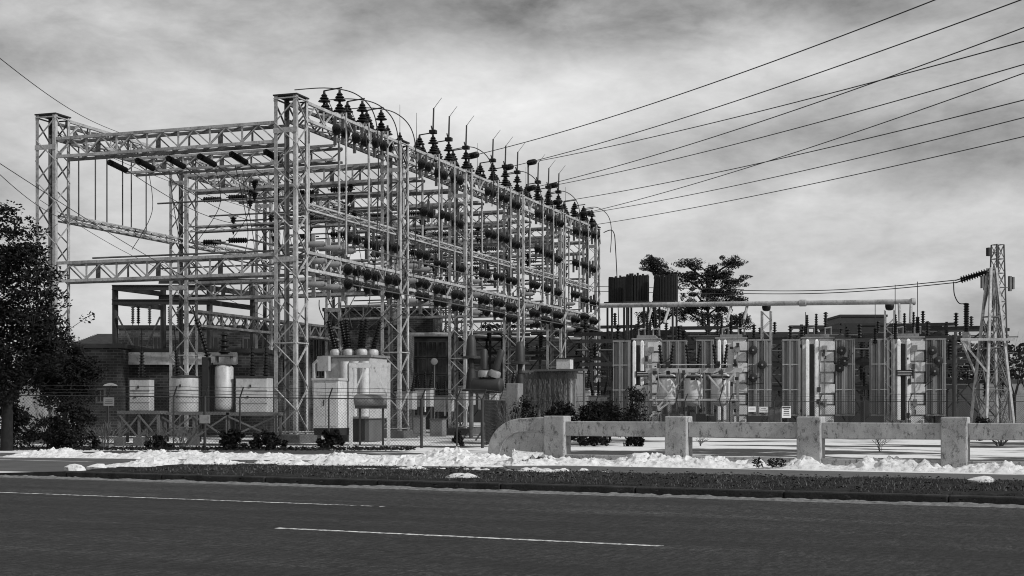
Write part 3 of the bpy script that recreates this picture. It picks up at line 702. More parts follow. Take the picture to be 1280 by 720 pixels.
# ------------------------------------------------------------------ overhead bus duct at the right and its lattice posts
d=thing('bus_duct','large pale horizontal bus pipe above the transformers','bus pipe')
P0=W(750,382,88); P1=W(1141,377,80)
m=MB(); m.tube(P0,P1,.145,n=14); m.tube(P1-Vector((.1,0,0)),P1+Vector((.12,0,0)),.2,n=12); m.tube(P0.lerp(P1,.66),P0.lerp(P1,.68),.2,n=12); m.build('main_pipe',STEEL,d,smooth=True)
for i,(pa,pb) in enumerate([((815,384),(807,412)),((837,384),(830,404)),((914,383),(909,402)),((934,383),(930,400)),((1124,380),(1125,404)),((1139,380),(1138,404))]):
    t=(pa[0]-750)/391; D=88-8*t; m=MB(); m.tube(W(pa[0],pa[1]-1,D-.05),W(pb[0],pb[1],D-.8),.09,n=8); m.build('drop_pipe',STEEL,d,smooth=True)
def latpost(px,top,w,D,label,name='lattice_post',base_z=0,cap=True,m_=STEEL):
    p=W(px,top,D); h=p.z; t=thing(name,label,'lattice post',(p.x,p.y,0),RZ,'slim lattice posts'); a=w/2
    for sx in (-1,1):
        for sy in (-1,1): m=MB(); m.bar((sx*a,sy*a,0),(sx*a,sy*a,h),.07); m.build('leg',m_,t)
    m=MB(); ph=w*1.0; n=int(h/ph)
    for i in range(n):
        for k,(ux,uy,ox,oy) in enumerate(((1,0,0,-a),(0,1,a,0),(1,0,0,a),(0,1,-a,0))):
            s1=1 if (i+k)%2 else -1
            m.bar((ux*s1*a+ox,uy*s1*a+oy,i*ph),(-ux*s1*a+ox,-uy*s1*a+oy,i*ph+ph),.04,.03)
    m.build('bracing',m_,t)
    if cap:
        m=MB(); m.lathe([(.1,0),(.22,.05),(.26,.2),(.26,.34),(.18,.46),(.06,.5)],(0,0,h),(0,0,1),10); m.build('insulator',PORC,t,smooth=True)
    return t
latpost(958,389,.52,84,'lattice post under the bus pipe between second and third transformers')
latpost(1112,388,.52,82,'lattice post under the right end of the bus pipe')

# ------------------------------------------------------------------ power transformers
def bushing(m,o,ax,L,r,n=9): sheds(m,o,ax,L,n,r,r*.55,10,.6)
def transformer(px,D,label,wl,wt,wr,fans=False,pipes=(0.3,.62),plaque=False,left_short=False,ribx=1):
    """radiator left / tank / radiator right, widths in metres; px = left edge of the left radiator"""
    p=W(px,520,D); t=thing('power_transformer',label,'transformer',(p.x,p.y,0),RZ*.45,'large power transformers with radiators')
    zb,zt=1.15,5.6; x0=0; x1=wl+.12; x2=x1+wt; x3=x2+.12; x4=x3+wr
    def rad(xa,xb,y0,name='radiator'):
        m=MB(); n=max(8,int((xb-xa)/.085)); pt=(xb-xa)/n
        for i in range(n):
            dy=.11*math.sin(i*1.05); m.box(xa+i*pt+.012,xa+(i+1)*pt-.012,y0+dy,y0+1.3,zb+.12,zt-.1)
        m.box(xa+.02,xb-.02,y0+.2,y0+1.2,zb+.16,zt-.14)
        r=m.build(name,RAD,t)
        for z in (zb+(zt-zb)*.34,zb+(zt-zb)*.67): MB().box(xa,xb,y0-.09,y0-.065,z-.022,z+.022).build('strap',PAINT,r)
        for z in (zb,zt-.1): MB().box(xa,xb,y0-.03,y0+1.3,z,z+.09).build('header',PAINTM,r)
        for z in (zb+.3,zt-.35): MB().tube(((xa+xb)/2,y0+1.2,z),((x1+x2)/2,y0+1.8,z),.1,n=8).build('header_pipe',PAINTM,r,smooth=True)
    rad(x0,x0+wl,0); rad(x3,x4,0)
    m=MB(); m.box(x1,x2,.25,3.2,.45,zt+.02); m.build('tank',RIB,t,bevel=.02)
    m=MB()
    rx0,rx1=(x1+wt*.6,x2+.03) if ribx>0 else (x1-.03,x1+wt*.38)
    for k in range(8):
        z=.6+k*.62; off=.09*(k%2); m.box(rx0-off*.6,rx1+.06*(k%2),.02+.06*((k+1)%2),.248,z,z+.52)
    m.build('stiffener_rib',RIB,t,bevel=.012)
    m=MB(); m.box(x1-.08,x2+.08,.1,3.35,zt+.022,zt+.12); m.box(x1+.2,x2-.2,.5,2.9,zt+.122,zt+.3); m.build('lid',PAINTM,t,bevel=.02)
    for q in pipes:
        m=MB(); x=x1+wt*q; m.box(x-.10,x+.10,-.10,.10,.9,zt-.1); m.tube((x,0,zt-.1),(x,.5,zt-.1),.09,n=8); m.build('riser_duct',RISER,t,bevel=.03)
    m=MB(); m.box(x1+wt*(pipes[0]+.08),x1+wt*(pipes[1]-.08),.22,.249,.9,zt-.3); m.build('recess_panel',DARKST,t)
    m=MB(); x=x1+wt*.72; m.tube((x,-.03,1.2),(x,-.03,zt-.4),.03,n=6); m.box(x-.13,x+.13,-.12,.0,zt-.75,zt-.4); m.box(x-.11,x+.11,-.12,.0,1.7,2.1); m.build('conduit',PAINTM,t)
    for k in range(3):
        m=MB(); x=x1+wt*(.18+.32*k); bushing(m,(x,1.0+.5*k,zt+.3),(0,0,1),1.15+.1*k,.15,9); m.build('bushing',PORC,t,smooth=True)
    if plaque:
        m=MB(); m.box(x1+wt*.12,x1+wt*.68,-.14,-.11,3.45,3.78); pl=m.build('plaque',BLACKST,t)
        m=MB(); m.box(x1+wt*.18,x1+wt*.62,-.144,-.141,3.66,3.69); m.box(x1+wt*.18,x1+wt*.62,-.144,-.141,3.53,3.56); m.build('lettering',SIGN,pl)
    if fans:
        for (fx,fzz) in fans:
            m=MB(); m.lathe([(.22,0),(.26,.02),(.26,.12),(.20,.14),(.20,.06)],(x3+wr*fx,-.27,fzz),(0,1,0),16); fo=m.build('fan_shroud',BLACKST,t,smooth=True)
            m=MB(); m.lathe([(.06,0),(.06,.08)],(x3+wr*fx,-.32,fzz),(0,1,0),10)
            for k in range(6):
                a_=k*math.pi/3; c=Vector((x3+wr*fx,-.24,fzz)); m.bar(c,c+Vector((math.cos(a_)*.19,.03,math.sin(a_)*.19)),.06,.012)
            m.build('fan_blades',PAINTM,fo)
    rr=random.Random(px)
    for k in range(9):
        x=x1+wt*rr.uniform(.45,.75); z=rr.uniform(1,5.2); w_=rr.uniform(.04,.11); MB().box(x-w_,x+w_,-.2,-.13,z,z+rr.uniform(.1,.35)).build('fitting',rr.choice((DARKST,BLACKST,PAINTM)),t,bevel=.015)
    for k in range(4):
        x=x3+wr*rr.uniform(.1,.9); z=rr.uniform(3.2,5.2); MB().path([(x,-.2,z),(x+rr.uniform(-.3,.3),-.3,z-.4),(x3-.1,-.2,z-rr.uniform(.1,.9))],.022,5).build('hose',BLACKST,t)
    for k in range(3):
        x=rr.uniform(x0,x4); MB().tube((x,-.3,.35),(x,-.3,rr.uniform(.7,1.3)),.07,n=8).build('valve_pipe',rr.choice((PAINTM,DARKST)),t)
    for (xx,zz) in ((x1+wt*.2,zt+.3),(x1+wt*.75,zt+.3)):
        m=MB(); m.path([(xx,.6,zz),(xx,.6,zz+.35),(xx+.35,.7,zz+.4),(xx+.35,.9,zz)],.06,6); m.build('top_pipe',PAINTM,t,smooth=True)
    m=MB(); m.box(x0,x4,.3,3.0,-.1,.36); m.build('plinth',CONCD,t)
    m=MB()
    for x in (x1+.15,x1+wt*.5,x2-.15): m.box(x-.1,x+.1,-.1,.28,.36,.9)
    m.build('foot',PAINTM,t)
    return t
transformer(766,84,'leftmost large transformer, with a black plaque and its right radiator behind the breaker frame',1.05,1.55,1.5,False,(.06,.36),True)
transformer(870,83,'second large transformer from left, two white labels under its fan fitted right radiator',1.05,1.7,1.35,[(.22,4.95),(.60,4.1),(.22,3.35)],(.10,.30))
transformer(978,82.5,'third large transformer from left, twin pale risers and a warning board at its foot',1.02,1.75,1.1,[(.3,4.9),(.45,4.3),(.2,3.9)],(.16,.46))
transformer(1089,82,'rightmost large transformer with a black plaque across its two pale risers',1.02,1.8,1.12,[(.3,4.9),(.6,4.3),(.4,3.7)],(.22,.52),True)
sign(940,511.5,79.6,.42,.3,0,'left of two small white labels under the second transformer radiator',rows=2)
sign(954.5,512,79.6,.5,.32,0,'right of two small white labels under the second transformer radiator',PAINTW,rows=2)
sign(983,515,79.6,.5,.66,0,'white warning board with a dark header at the foot of the third transformer',rows=4,header=True)

# breaker bank on a steel frame in front of the first two transformers
p=W(812,520,80.8); t=thing('breaker_bank','three round oil breakers hung in a braced steel frame between the first two transformers','breaker',(p.x,p.y,0),RZ*.4)
wd=4.55; t.scale=(1.09,1,1.09)
for x in (0,wd-.0):
    for y in (0,1.2): m=MB(); m.bar((x,y,0),(x,y,3.5),.13); m.build('leg',PAINTM,t)
for x in (1.0,wd-.55): m=MB(); m.bar((x,-.08,0),(x,-.08,1.9),.09); m.build('leg',PAINTM,t)
m=MB(); m.bar((-.2,-.03,3.42),(wd+.2,-.03,3.42),.10,.22); m.bar((-.2,1.2,3.42),(wd+.2,1.2,3.42),.10,.22); m.bar((-.15,-.1,3.72),(wd+.15,-.1,3.72),.05); m.build('top_frame',PAINT,t)
m=MB()
for a_,b_ in (((.15,3.3),(1.0,2.2)),((2.0,3.3),(.35,1.4)),((2.9,3.3),(4.1,1.9)),((4.4,3.3),(3.6,2.3)),((0,1.0),(1.0,1.75)),((0,1.9),(wd,1.9))): m.bar((a_[0],-.16,a_[1]),(b_[0],-.16,b_[1]),.09)
m.build('brace',PAINT,t)
for k in range(3):
    x=.85+k*1.4; m=MB(); m.lathe([(.1,0),(.38,.08),(.5,.25),(.5,1.55),(.46,1.65),(.2,1.72)],(x,.6,1.55),(0,0,1),18); tk=m.build('tank',RIB,t,smooth=True)
    m=MB()
    m.lathe([(.50,0),(.55,.01),(.55,.09),(.50,.10)],(x,.6,3.02),(0,0,1),18); m.build('flange',DARKST,tk)
    for s_ in (-1,1):
        m=MB(); bushing(m,(x+s_*.18,.55,3.3),(s_*.12,0,1),1.5,.15,9); m.build('bushing',PORC,t,smooth=True)
for k in range(34): x=random.uniform(0,wd); z=random.choice((1.3,3.55,3.6,1.25,3.2,2.9)); w_=random.uniform(.04,.13); MB().box(x-w_,x+w_,-.28,-.17,z,z+random.uniform(.06,.28)).build('terminal_gear',random.choice((DARKST,BLACKST,PORC)),t,bevel=.02)
for k in range(4): x=.4+k*1.1; MB().path([(x,-.22,3.5),(x+.1,-.25,2.6),(x-.1,-.25,1.9),(x+.05,-.2,1.3),(x,-.2,.3)],.035,6).build('conduit',DARKST if k%2 else PAINTM,t)
m=MB(); m.box(2.4,2.9,-.35,.1,.55,1.15); m.tube((3.1,-.2,.9),(3.1,-.3,.9),.1,n=8); m.build('control_box',BLACKST,t)
p=W(793,520,81); o=thing('control_cabinet','spotted pale cabinet standing at the left end of the breaker bank','cabinet',(p.x,p.y,0),RZ*.4)
MB().box(-.1,.75,0,.6,.3,2.9).build('housing',PAINT,o,bevel=.02); MB().box(.02,.63,-.015,-.002,.5,2.7).build('door',PAINTM,o)

# reactor stacks on high frames behind
for i,(x0,x1,y0,y1,D) in enumerate([(761,784,346,378,100),(783,811,343,377,98),(818,847,344,377,97)]):
    a_=W(x0,y1,D); c=W(x1,y0,D); wdt=(c.x-a_.x)
    t=thing('ribbed_stack',f"dark ribbed cylindrical stack above the bus pipe, {('left','middle','right')[i]} of three",'reactor',((a_.x+c.x)/2,D,0),RZ,'dark ribbed stacks')
    m=MB()
    for k in range(24):
        an=k*math.tau/24; r1=wdt/2*(1+.0*k); h=c.z+random.uniform(-.12,.05); m.bar((r1*math.cos(an)*.93,r1*math.sin(an)*.93,a_.z),(r1*math.cos(an)*.93,r1*math.sin(an)*.93,h),.13,.10)
    m.build('fins',BLACKST,t)
    m=MB(); m.tube((0,0,a_.z+.05),(0,0,c.z-.15),wdt/2*.82,n=20); m.build('core',BLACKST,t,smooth=True)
    m=MB()
    for sx in (-.6,.6):
        for sy in (-.6,.6): m.bar((sx,sy,0),(sx,sy,a_.z-.12),.12)
        m.bar((sx,-.6,a_.z-.7),(sx,.6,0.8),.06)
    m.box(-.8,.8,-.8,.8,a_.z-.12,a_.z-.005); m.build('stand',DARKST,t)

# ------------------------------------------------------------------ regulators and gear at the left
def rack(px0,px1,D,top,label,nleg=3):
    a_=W(px0,545,D); b_=W(px1,545,D); L=b_.x-a_.x; h=W(0,top,D).z
    t=thing('steel_platform',label,'platform',(a_.x,D,0),0,'steel platforms under the regulators')
    m=MB(); m.box(-.1,L+.1,-.1,1.3,h-.16,h-.02); m.build('deck',STEELD,t)
    for k in range(nleg):
        for y in (0,1.2): m=MB(); x=L*k/(nleg-1); m.bar((x,y,0.1),(x,y,h-.16),.11); m.build('leg',STEELD,t)
    m=MB()
    for k in range(nleg-1): x=L*k/(nleg-1); x2=L*(k+1)/(nleg-1); m.bar((x,-.05,.3),(x2,-.05,h-.2),.07); m.bar((x2,-.09,.3),(x,-.09,h-.2),.07)
    m.build('brace',STEELD,t)
    for k in range(nleg): x=L*k/(nleg-1); MB().box(x-.22,x+.22,-.2,.2,-.1,.35).build('footing',CONCD,t,bevel=.03)
    return h
h1=rack(150,198,61,513,'left steel platform under the smallest pale tank')
h2=rack(201,284,62,514,'middle steel platform with a braced stair-like frame below',3)
h3=rack(286,345,62,515,'right steel platform beside the near corner tower',2)
def can(px0,px1,top,D,h,round_,bush,label,name='voltage_regulator'):
    a_=W(px0,top,D); b_=W(px1,top,D); w=(b_.x-a_.x)*(1 if round_ else .9); H=a_.z-h
    t=thing(name,label,'regulator',((a_.x+b_.x)/2,D+.5,h),RZ*.3,'pale regulator tanks on the platforms')
    m=MB()
    if round_: m.lathe([(w/2*.97,0),(w/2,.05),(w/2,H-.08),(w/2*.97,H)],(0,0,0),(0,0,1),24)
    else: m.box(-w/2,w/2,-w*.35,w*.35,0,H)
    m.build('tank',PAINT,t,smooth=round_,bevel=0 if round_ else .03)
    for z in (H*.25,H*.62):
        m=MB()
        if round_: m.lathe([(w/2,0),(w/2+.015,.008),(w/2+.015,.03),(w/2,.038)],(0,0,z),(0,0,1),24)
        else: m.box(-w/2-.01,w/2+.01,-w*.35-.012,-w*.35-.001,z,z+.035)
        m.build('seam',PAINTM,t)
    m=MB()
    if round_: m.lathe([(w/2*1.03,H+.002),(w/2*1.03,H+.05),(w*.2,H+.12)],(0,0,0),(0,0,1),24)
    else: m.box(-w/2-.03,w/2+.03,-w*.38,w*.38,H+.002,H+.07)
    m.build('lid',DARKST,t)
    m=MB(); yf=-w/2 if round_ else -w*.35
    m.box(-.07,.0,yf-.05,yf-.003,H*.72,H*.80); m.box(-.2,-.12,yf-.05,yf+.04,H*.42,H*.47); m.build('fitting',DARKST,t)
    for (bx,L,lean,tip) in bush:
        m=MB(); bushing(m,(bx,0,H+.06),(lean,0,1),L,.17,9); tp=Vector((bx,0,H+.06))+Vector((lean,0,1)).normalized()*L; m.tube(tp,tp+Vector((lean,0,1))*tip,.025,n=5); m.build('bushing',PORC,t,smooth=True)
    return t
can(159,188,474,61,h1-.02,False,[(0,1.15,0,1.0)],'pale boxy regulator tank with rust streaks and one upright bushing, leftmost')
can(211,247,472,62,h2-.02,True,[(-.35,1.2,-.08,1.0)],'wide round pale regulator tank with a leaning bushing, second from left')
can(293,338,472,62,h3-.02,False,[(-.1,1.3,0,.6),(.5,1.3,.02,.6)],'widest boxy pale regulator tank with two bushings beside the near corner tower')
p=W(278,444,62); t=thing('oil_breaker','tall pale cylinder with dark pipes and a slanting bushing between the regulators','breaker',(p.x,62.4,h2-.02),0)
H=p.z-h2
m=MB(); m.lathe([(.2,0),(.38,.12),(.40,.3),(.40,H-.5),(.32,H-.42),(.30,H-.38)],(0,0,0),(0,0,1),20); m.build('tank',PAINT,t,smooth=True)
m=MB(); m.box(-.42,.42,-.35,.35,H-.38,H-.3); m.box(-.35,-.28,-.2,.2,H-.3,H-.02); m.box(.28,.35,-.2,.2,H-.3,H-.02); m.box(-.45,.45,-.35,.35,H-.02,H+.05); m.build('bracket',STEELD,t)
m=MB(); m.box(-.95,-.62,-.2,.2,-.1,H-.05); m.box(-.56,-.47,-.1,.1,-.1,H-.3); m.build('cable_duct',BLACKST,t,bevel=.03)
m=MB(); bushing(m,(-.7,0,H-.02),(-.33,0,1),1.75,.17,12); m.tube((-1.25,0,H+1.6),(-1.4,0,H+2.2),.03,n=5); m.build('bushing',PORC,t,smooth=True)
m=MB(); bushing(m,(0,0,H+.05),(0,0,1),1.0,.3,4); m.build('bushing',PORC,t,smooth=True)
# light cabinet
p=W(390,474,60); t=thing('control_cabinet','large pale rectangular cabinet on short legs behind the fence','cabinet',(p.x,60.3,0),RZ,None)
Hc=p.z; m=MB(); m.box(0,1.18,0,1.15,.75,Hc-.06); m.build('housing',PAINTW,t,bevel=.01)
m=MB(); m.box(-.05,1.23,-.05,1.2,Hc-.058,Hc+.05); m.build('lid',PAINT,t,bevel=.01)
m=MB(); m.box(.05,.58,-.022,-.002,.85,Hc-.15); m.box(.61,1.12,-.022,-.002,.85,Hc-.15); dd=m.build('door',PAINTW,t); MB().box(.5,.54,-.05,-.024,1.7,1.95).build('handle',DARKST,dd)
m=MB(); m.box(.0,1.18,.1,1.05,.45,.748); m.build('base',BLACKST,t)
for x in (.15,1.05): m=MB(); m.tube((x,.3,0),(x,.3,.45),.09,n=8); m.build('leg',STEELD,t)
# white bushing transformer with steel frame
p=W(413,444,68); t=thing('station_transformer','pale station transformer fanning six dark bushings behind a white steel portal frame','transformer',(p.x-.25,68,0),RZ)
H=W(0,447,68).z; m=MB(); m.box(0,2.35,0,2.0,1.1,H); m.build('tank',PAINT,t,bevel=.04)
m=MB()
for k in range(3): m.tube((1.05+k*.5,.06,1.2),(1.05+k*.5,.06,H-.2),.25,n=20)
m.build('tank_lobe',PAINTW,t,smooth=True)
m=MB(); m.box(-.1,2.45,-.1,2.1,H+.002,H+.1)
m.build('lid',PAINTM,t)
for k in range(6): 
    m=MB(); x=.3+.35*k; y=.5+.5*(k%2); m.lathe([(.24,0),(.26,.05),(.26,.22),(.18,.32)],(x,y,H+.1),(0,0,1),12); tr=m.build('turret',PAINT,t,smooth=True)
    ln=(-.28,-.22,-.10,.08,.17,.27)[k]; m=MB(); bushing(m,(x,y,H+.4),(ln,0,1),1.45,.22,11); m.build('bushing',PORC,t,smooth=True)
m=MB(); m.box(-.25,.35,-.35,-.102,H-.65,H+.05); m.build('control_box',PAINT,t,bevel=.01)
m=MB(); m.path([(-.3,-.3,1.4),(-.45,-.3,2.4),(-.45,-.3,H-.3),(-.25,-.3,H-.15)],.09,8); m.path([(.15,-.3,1.2),(.15,-.3,H-.6)],.06,8); m.build('oil_pipe',PAINT,t,smooth=True)
m=MB()
for x in (.3,1.2,2.1): m.box(x-.1,x+.1,.2,1.8,0,1.1)
m.build('foot',STEELD,t)
p=W(438,455,60.5); t=thing('portal_frame','white braced portal frame holding a horizontal cylinder in front of the station transformer','frame',(p.x,60.7,0),RZ*.2)
H=p.z
for x in (0,1.62): m=MB(); m.bar((x,0,0),(x,0,H-.16),.13); m.build('leg',PAINTW,t)
m=MB(); m.box(-.07,1.69,-.07,.07,H-.158,H+.06); m.build('crossbar',PAINTW,t)
m=MB(); m.bar((.08,0,H-1.35),(.62,0,H-.17),.06); m.bar((1.54,0,H-1.35),(1.0,0,H-.17),.06); m.build('brace',PAINTW,t)
m=MB(); m.lathe([(.05,0),(.22,.04),(.27,.1),(.27,1.46),(.22,1.52),(.05,1.55)],(.04,.5,H-1.55),(1,0,0),16); m.build('cylinder',PAINTM,t,smooth=True)
m=MB(); m.box(.1,1.5,.35,.65,H-1.9,H-1.78); m.bar((.3,.5,0),(.3,.5,H-1.9),.08); m.bar((1.3,.5,0),(1.3,.5,H-1.9),.08); m.build('cradle',DARKST,t)
# jumpers from lower tier to the bushings
for i,(a_,b_,c_) in enumerate([((399,375),(400,388),(411,412)),((425,378),(428,395),(434,412)),((463,360),(460,385),(446,410)),((488,372),(486,388),(458,412)),((512,378),(500,395),(472,415)),((444,370),(436,388),(440,410))]):
    arc([W(*a_,70),W(*b_,69.5),W(*c_,69)],.024,f'{words[i]} curved lead from the left above the station transformer',8,'bushing_lead','leads above the station transformer')
# mid yard gear
def bellpost(px,D,ytop,label):
    p=W(px,ytop,D); t=thing('bell_bushing',label,'bushing',(p.x,D,0),RZ,'large bell shaped bushings'); z=p.z
    for k in range(2):
        m=MB(); o=z-1.0-k*1.75; m.lathe([(.52,0),(.52,.09),(.3,.14),(.28,.35),(.25,.95),(.17,1.2),(.1,1.25)],(0,0,o-.2),(0,0,1),14); m.build('bell',BLACKST if k else DARKST,t,smooth=True)
        if k==0: m=MB(); m.tube((0,0,o-.7),(0,0,o-.2),.14,n=8); m.build('neck',BLACKST,t)
    m=MB(); m.tube((0,0,0),(0,0,z-2.95),.12,n=8); m.build('column',STEELD,t); return t
bellpost(589,76,420,'left double bell shaped grey bushing in the middle of the yard')
bellpost(650,78,428,'right double bell shaped grey bushing beside the vine covered transformer')
p=W(592,482,70); t=thing('circuit_breaker','dark horizontal breaker drum with two ribbed bushings on a steel tripod','breaker',(p.x,70,0),RZ)
m=MB(); z=p.z; m.lathe([(.1,0),(.33,.05),(.38,.12),(.38,1.5),(.33,1.57),(.1,1.6)],(-.1,0,z),(1,0,0),16); m.build('drum',DARKST,t,smooth=True)
for k,(x,ln) in enumerate(((.55,.0),(1.05,.35))):
    m=MB(); m.lathe([(.30,0),(.30,.26),(.24,.32)],(x,0,z+.42),(ln,0,1),16); m.build('turret',PAINTM,t,smooth=True)
    m=MB(); m.lathe([(.17,0),(.17,.9),(.11,1.0)],(x+ln*.3,0,z+.8),(ln,0,1),10); m.build('bushing',DARKST,t,smooth=True)
m=MB(); m.box(.6,.8,-.1,.1,0,z-.38); m.build('column',STEELD,t)
m=MB(); m.bar((.7,0,z-.9),(.1,0,z-.4),.05); m.bar((.7,0,z-.9),(1.2,0,z-.4),.05); m.bar((.7,0,.8),(.1,0,0),.07); m.build('brace',STEELD,t)
m=MB(); m.box(1.7,2.3,0,.8,.4,z+.1); m.build('cabinet',PAINTM,t,bevel=.02)
# vine covered pale transformer
p=W(668,466,80); t=thing('shelter_cabinet','pale corrugated transformer overgrown with bare vines in the middle of the yard','transformer',(p.x-1,80,0),RZ)
m=MB(); m.box(0,3.4,0,2,.5,p.z)
m.build('tank',PAINTM,t)
m=MB(); [m.box(.15+k*.3,.27+k*.3,-.14,-.002,.6,p.z-.35) for k in range(11)]; m.build('fin',PAINT,t)
m=MB(); m.box(-.1,3.5,-.15,2.1,p.z+.002,p.z+.12); m.build('lid',PAINTM,t)
m=MB()
for k in range(70):
    x=random.uniform(0,3.4); z=p.z+.1; pts=[Vector((x,-.2,z))]
    for j in range(9): x+=random.uniform(-.16,.16); z-=random.uniform(.15,.35); pts.append(Vector((x,-.22-random.random()*.1,z)))
    m.path(pts,.014,4)
m.build('vine',TWIG,t)
p=W(706,449,79); t=thing('equipment_box','small bright box on a thin stand at the right of the yard structure','box',(p.x,79,0),RZ)
m=MB(); m.box(-.4,.4,-.3,.3,p.z-.55,p.z); m.build('housing',PAINTW,t,bevel=.01); m=MB(); m.box(-.45,.45,-.35,.35,p.z+.002,p.z+.07); m.build('lid',DARKST,t)
m=MB(); m.box(-1.6,1.2,-.4,.4,p.z-.67,p.z-.56); m.build('shelf',STEELD,t)
for x in (-1.5,1.1): m=MB(); m.bar((x,0,0),(x,0,p.z-.67),.09); m.build('leg',STEELD,t)
# rows of small breakers in the middle of the yard
sb=None
for i,px in enumerate((508,531,556,583,611,633,661,684,709,728,748)):
    D=(84,92,88,96)[i%4]; p=W(px,510,D); lab=f'{words[i]} small three bushing breaker on thin legs in the middle yard, from the left'
    if sb: dup(sb,(p.x,D,0),RZ,lab,(1,1,(1,1.12,.92,1.2)[i%4]))
    else:
        sb=thing('small_breaker',lab,'breaker',(p.x,D,0),RZ,'small breakers in the middle of the yard')
        MB().box(-.55,.55,-.35,.35,1.5,2.5).build('tank',PAINT,sb,bevel=.04); MB().box(-.6,.6,-.4,.4,2.502,2.58).build('lid',PAINTM,sb)
        for x in (-.45,.45): MB().bar((x,0,0),(x,0,1.5),.1).build('leg',STEELD,sb)
        m=MB(); m.bar((-.45,-.06,.2),(.45,-.06,1.4),.06); m.build('brace',STEELD,sb)
        for k in (-1,0,1): m=MB(); bushing(m,(k*.36,0,2.58),(k*.18,0,1),.95,.14,7); m.build('bushing',PORC,sb,smooth=True)
        MB().tube((.2,-.45,1.2),(.2,-.45,2.4),.07,n=8).build('pipe',PAINTW,sb,smooth=True)
# small ground boxes
for i,(px,py,D,w,h,mt,lab) in enumerate([(522,505,74,.55,1.15,PAINTM,'low grey kiosk behind the fence right of the second tower'),(545,512,72,.7,1.0,PAINTM,'small pale kiosk behind the fence gate'),(715,475,90,1.6,2.6,PAINTM,'grey upright kiosk left of the first transformer'),(733,480,92,1.2,2.6,PAINT,'pale upright kiosk left of the first transformer'),(968,515,80,.7,1.6,PAINTM,'small grey kiosk between second and third transformers')]):
    p=W(px,py,D); t=thing('kiosk',lab,'kiosk',(p.x,D,0),RZ,'small kiosks in the yard')
    MB().box(-w/2,w/2,0,w*.8,.15,h).build('housing',mt,t,bevel=.015); MB().box(-w/2-.03,w/2+.03,-.03,w*.8+.03,h+.002,h+.06).build('lid',STEELD,t); MB().box(-w*.4,w*.4,-.02,-.002,.3,h-.12).build('door',mt,t)

# ------------------------------------------------------------------ dark bus support frames in the back of the yard
def rackframe(px,D,w,h,label,levels,mt=BLACKST):
    p=W(px,510,D); t=thing('bus_support_frame',label,'frame',(p.x,D,0),RZ*random.choice((.0,.5,1)),'dark bus support frames behind')
    for x in (-w/2,w/2): m=MB(); m.bar((x,0,0),(x,0,h),.2); m.build('post',mt,t)
    for z in levels: m=MB(); m.bar((-w/2-.8,0,z),(w/2+.8,0,z),.18,.26); m.build('crossarm',mt,t)
    m=MB(); m.bar((-w/2,-.05,levels[0]),(0,-.05,levels[0]-2),.1); m.bar((w/2,-.05,levels[0]),(0,-.05,levels[0]-2),.1); m.bar((-w/2,.1,.5),(w/2,.1,levels[0]-1.5),.1); m.bar((w/2,.14,.5),(-w/2,.14,levels[0]-1.5),.1); m.build('brace',mt,t)
    n=0
    for z in levels:
        for k in range(3):
            x=-w/2+w*k/2+random.uniform(-.3,.3); m=MB(); s_=1 if (k+n)%2 else -1
            sheds(m,(x,0,z+.14*s_),(0,0,s_),1.0,5,.2,.09,8); m.build('insulator',PORC,t)
        n+=1
    m=MB()
    for k in range(3):
        z=(levels[0]-.6-1.3*k); m.tube((-w*.8,.3*k,z),(w*.8,.3*k,z),.05,n=5)
    m.build('bus_bar',STEELD,t); return t
ni=0
for D,pxs,h in ((98,(770,850,905,985,1075,1160),6.6),(106,(735,800,880,940,1030,1120,1190),7.6),(118,(530,590,650,705,765,830,900,965,1050,1100,1150,1210),8.2),(132,(560,620,690,750,815,885,950,1000,1060,1140,1200),8.8)):
    for k,px in enumerate(pxs):
        ni+=1; hh=h*random.uniform(.9,1.06)
        rw={98:'nearest',106:'second',118:'third',132:'farthest'}[D]
        rackframe(px,D+random.uniform(-1.5,1.5),random.choice((3.4,4.2,5.0)),hh,f'dark bus support frame in the {rw} row behind the transformers, {words[k]} from the left',[hh-.2,hh*.72,hh*.46],BLACKST if random.random()<.7 else DARKST)

# ------------------------------------------------------------------ buildings
def bld(name,label,px0,px1,ytop,D,depth,mt,roofmt=DARKST,rz=0,wins=(),winmat=GLASSD,frame=STEELD,cat='building',parapet=.25,base=0):
    a_=W(px0,ytop,D); b_=W(px1,ytop,D); w=b_.x-a_.x; h=a_.z
    t=thing(name,label,cat,(a_.x,D,0),rz); MB().box(0,w,0,depth,base-.1,h).build('wall',mt,t)
    MB().box(-.12,w+.12,-.12,depth+.1,h+.002,h+parapet).build('roof',roofmt,t)
    for (x0,x1,y0,y1) in wins:
        p=W(x0,y0,D); q=W(x1,y1,D); xa=p.x-a_.x; xb=q.x-a_.x
        m=MB(); m.box(xa-.1,xb+.1,-.07,-.003,q.z-.1,q.z); m.box(xa-.1,xb+.1,-.07,-.003,p.z,p.z+.1); m.box(xa-.1,xa,-.07,-.003,q.z,p.z); m.box(xb,xb+.1,-.07,-.003,q.z,p.z); m.box((xa+xb)/2-.03,(xa+xb)/2+.03,-.06,-.003,q.z,p.z)
        wn=m.build('window',frame,t); MB().box(xa,xb,-.03,-.002,q.z,p.z).build('pane',winmat,wn)
    return t,w,h
t,w,h=bld('brick_building','long grey brick building behind the left half of the structure',148,508,411,100,16,BRICK,wins=[(162,173,422,440),(193,202,422,442),(262,272,422,442),(305,314,424,444),(393,398,425,470),(403,408,425,470),(418,423,425,470),(350,356,425,465)])
for px in (250,330,386,411): 
    p=W(px,440,99.8); MB().tube((p.x-t.location.x,-.25,0),(p.x-t.location.x,-.25,h),.13,n=8).build('downpipe',STEELD,t)
bld('brick_building','taller dark brick block with a flat roof right of the second tower',405,541,389,112,14,BRICKD)
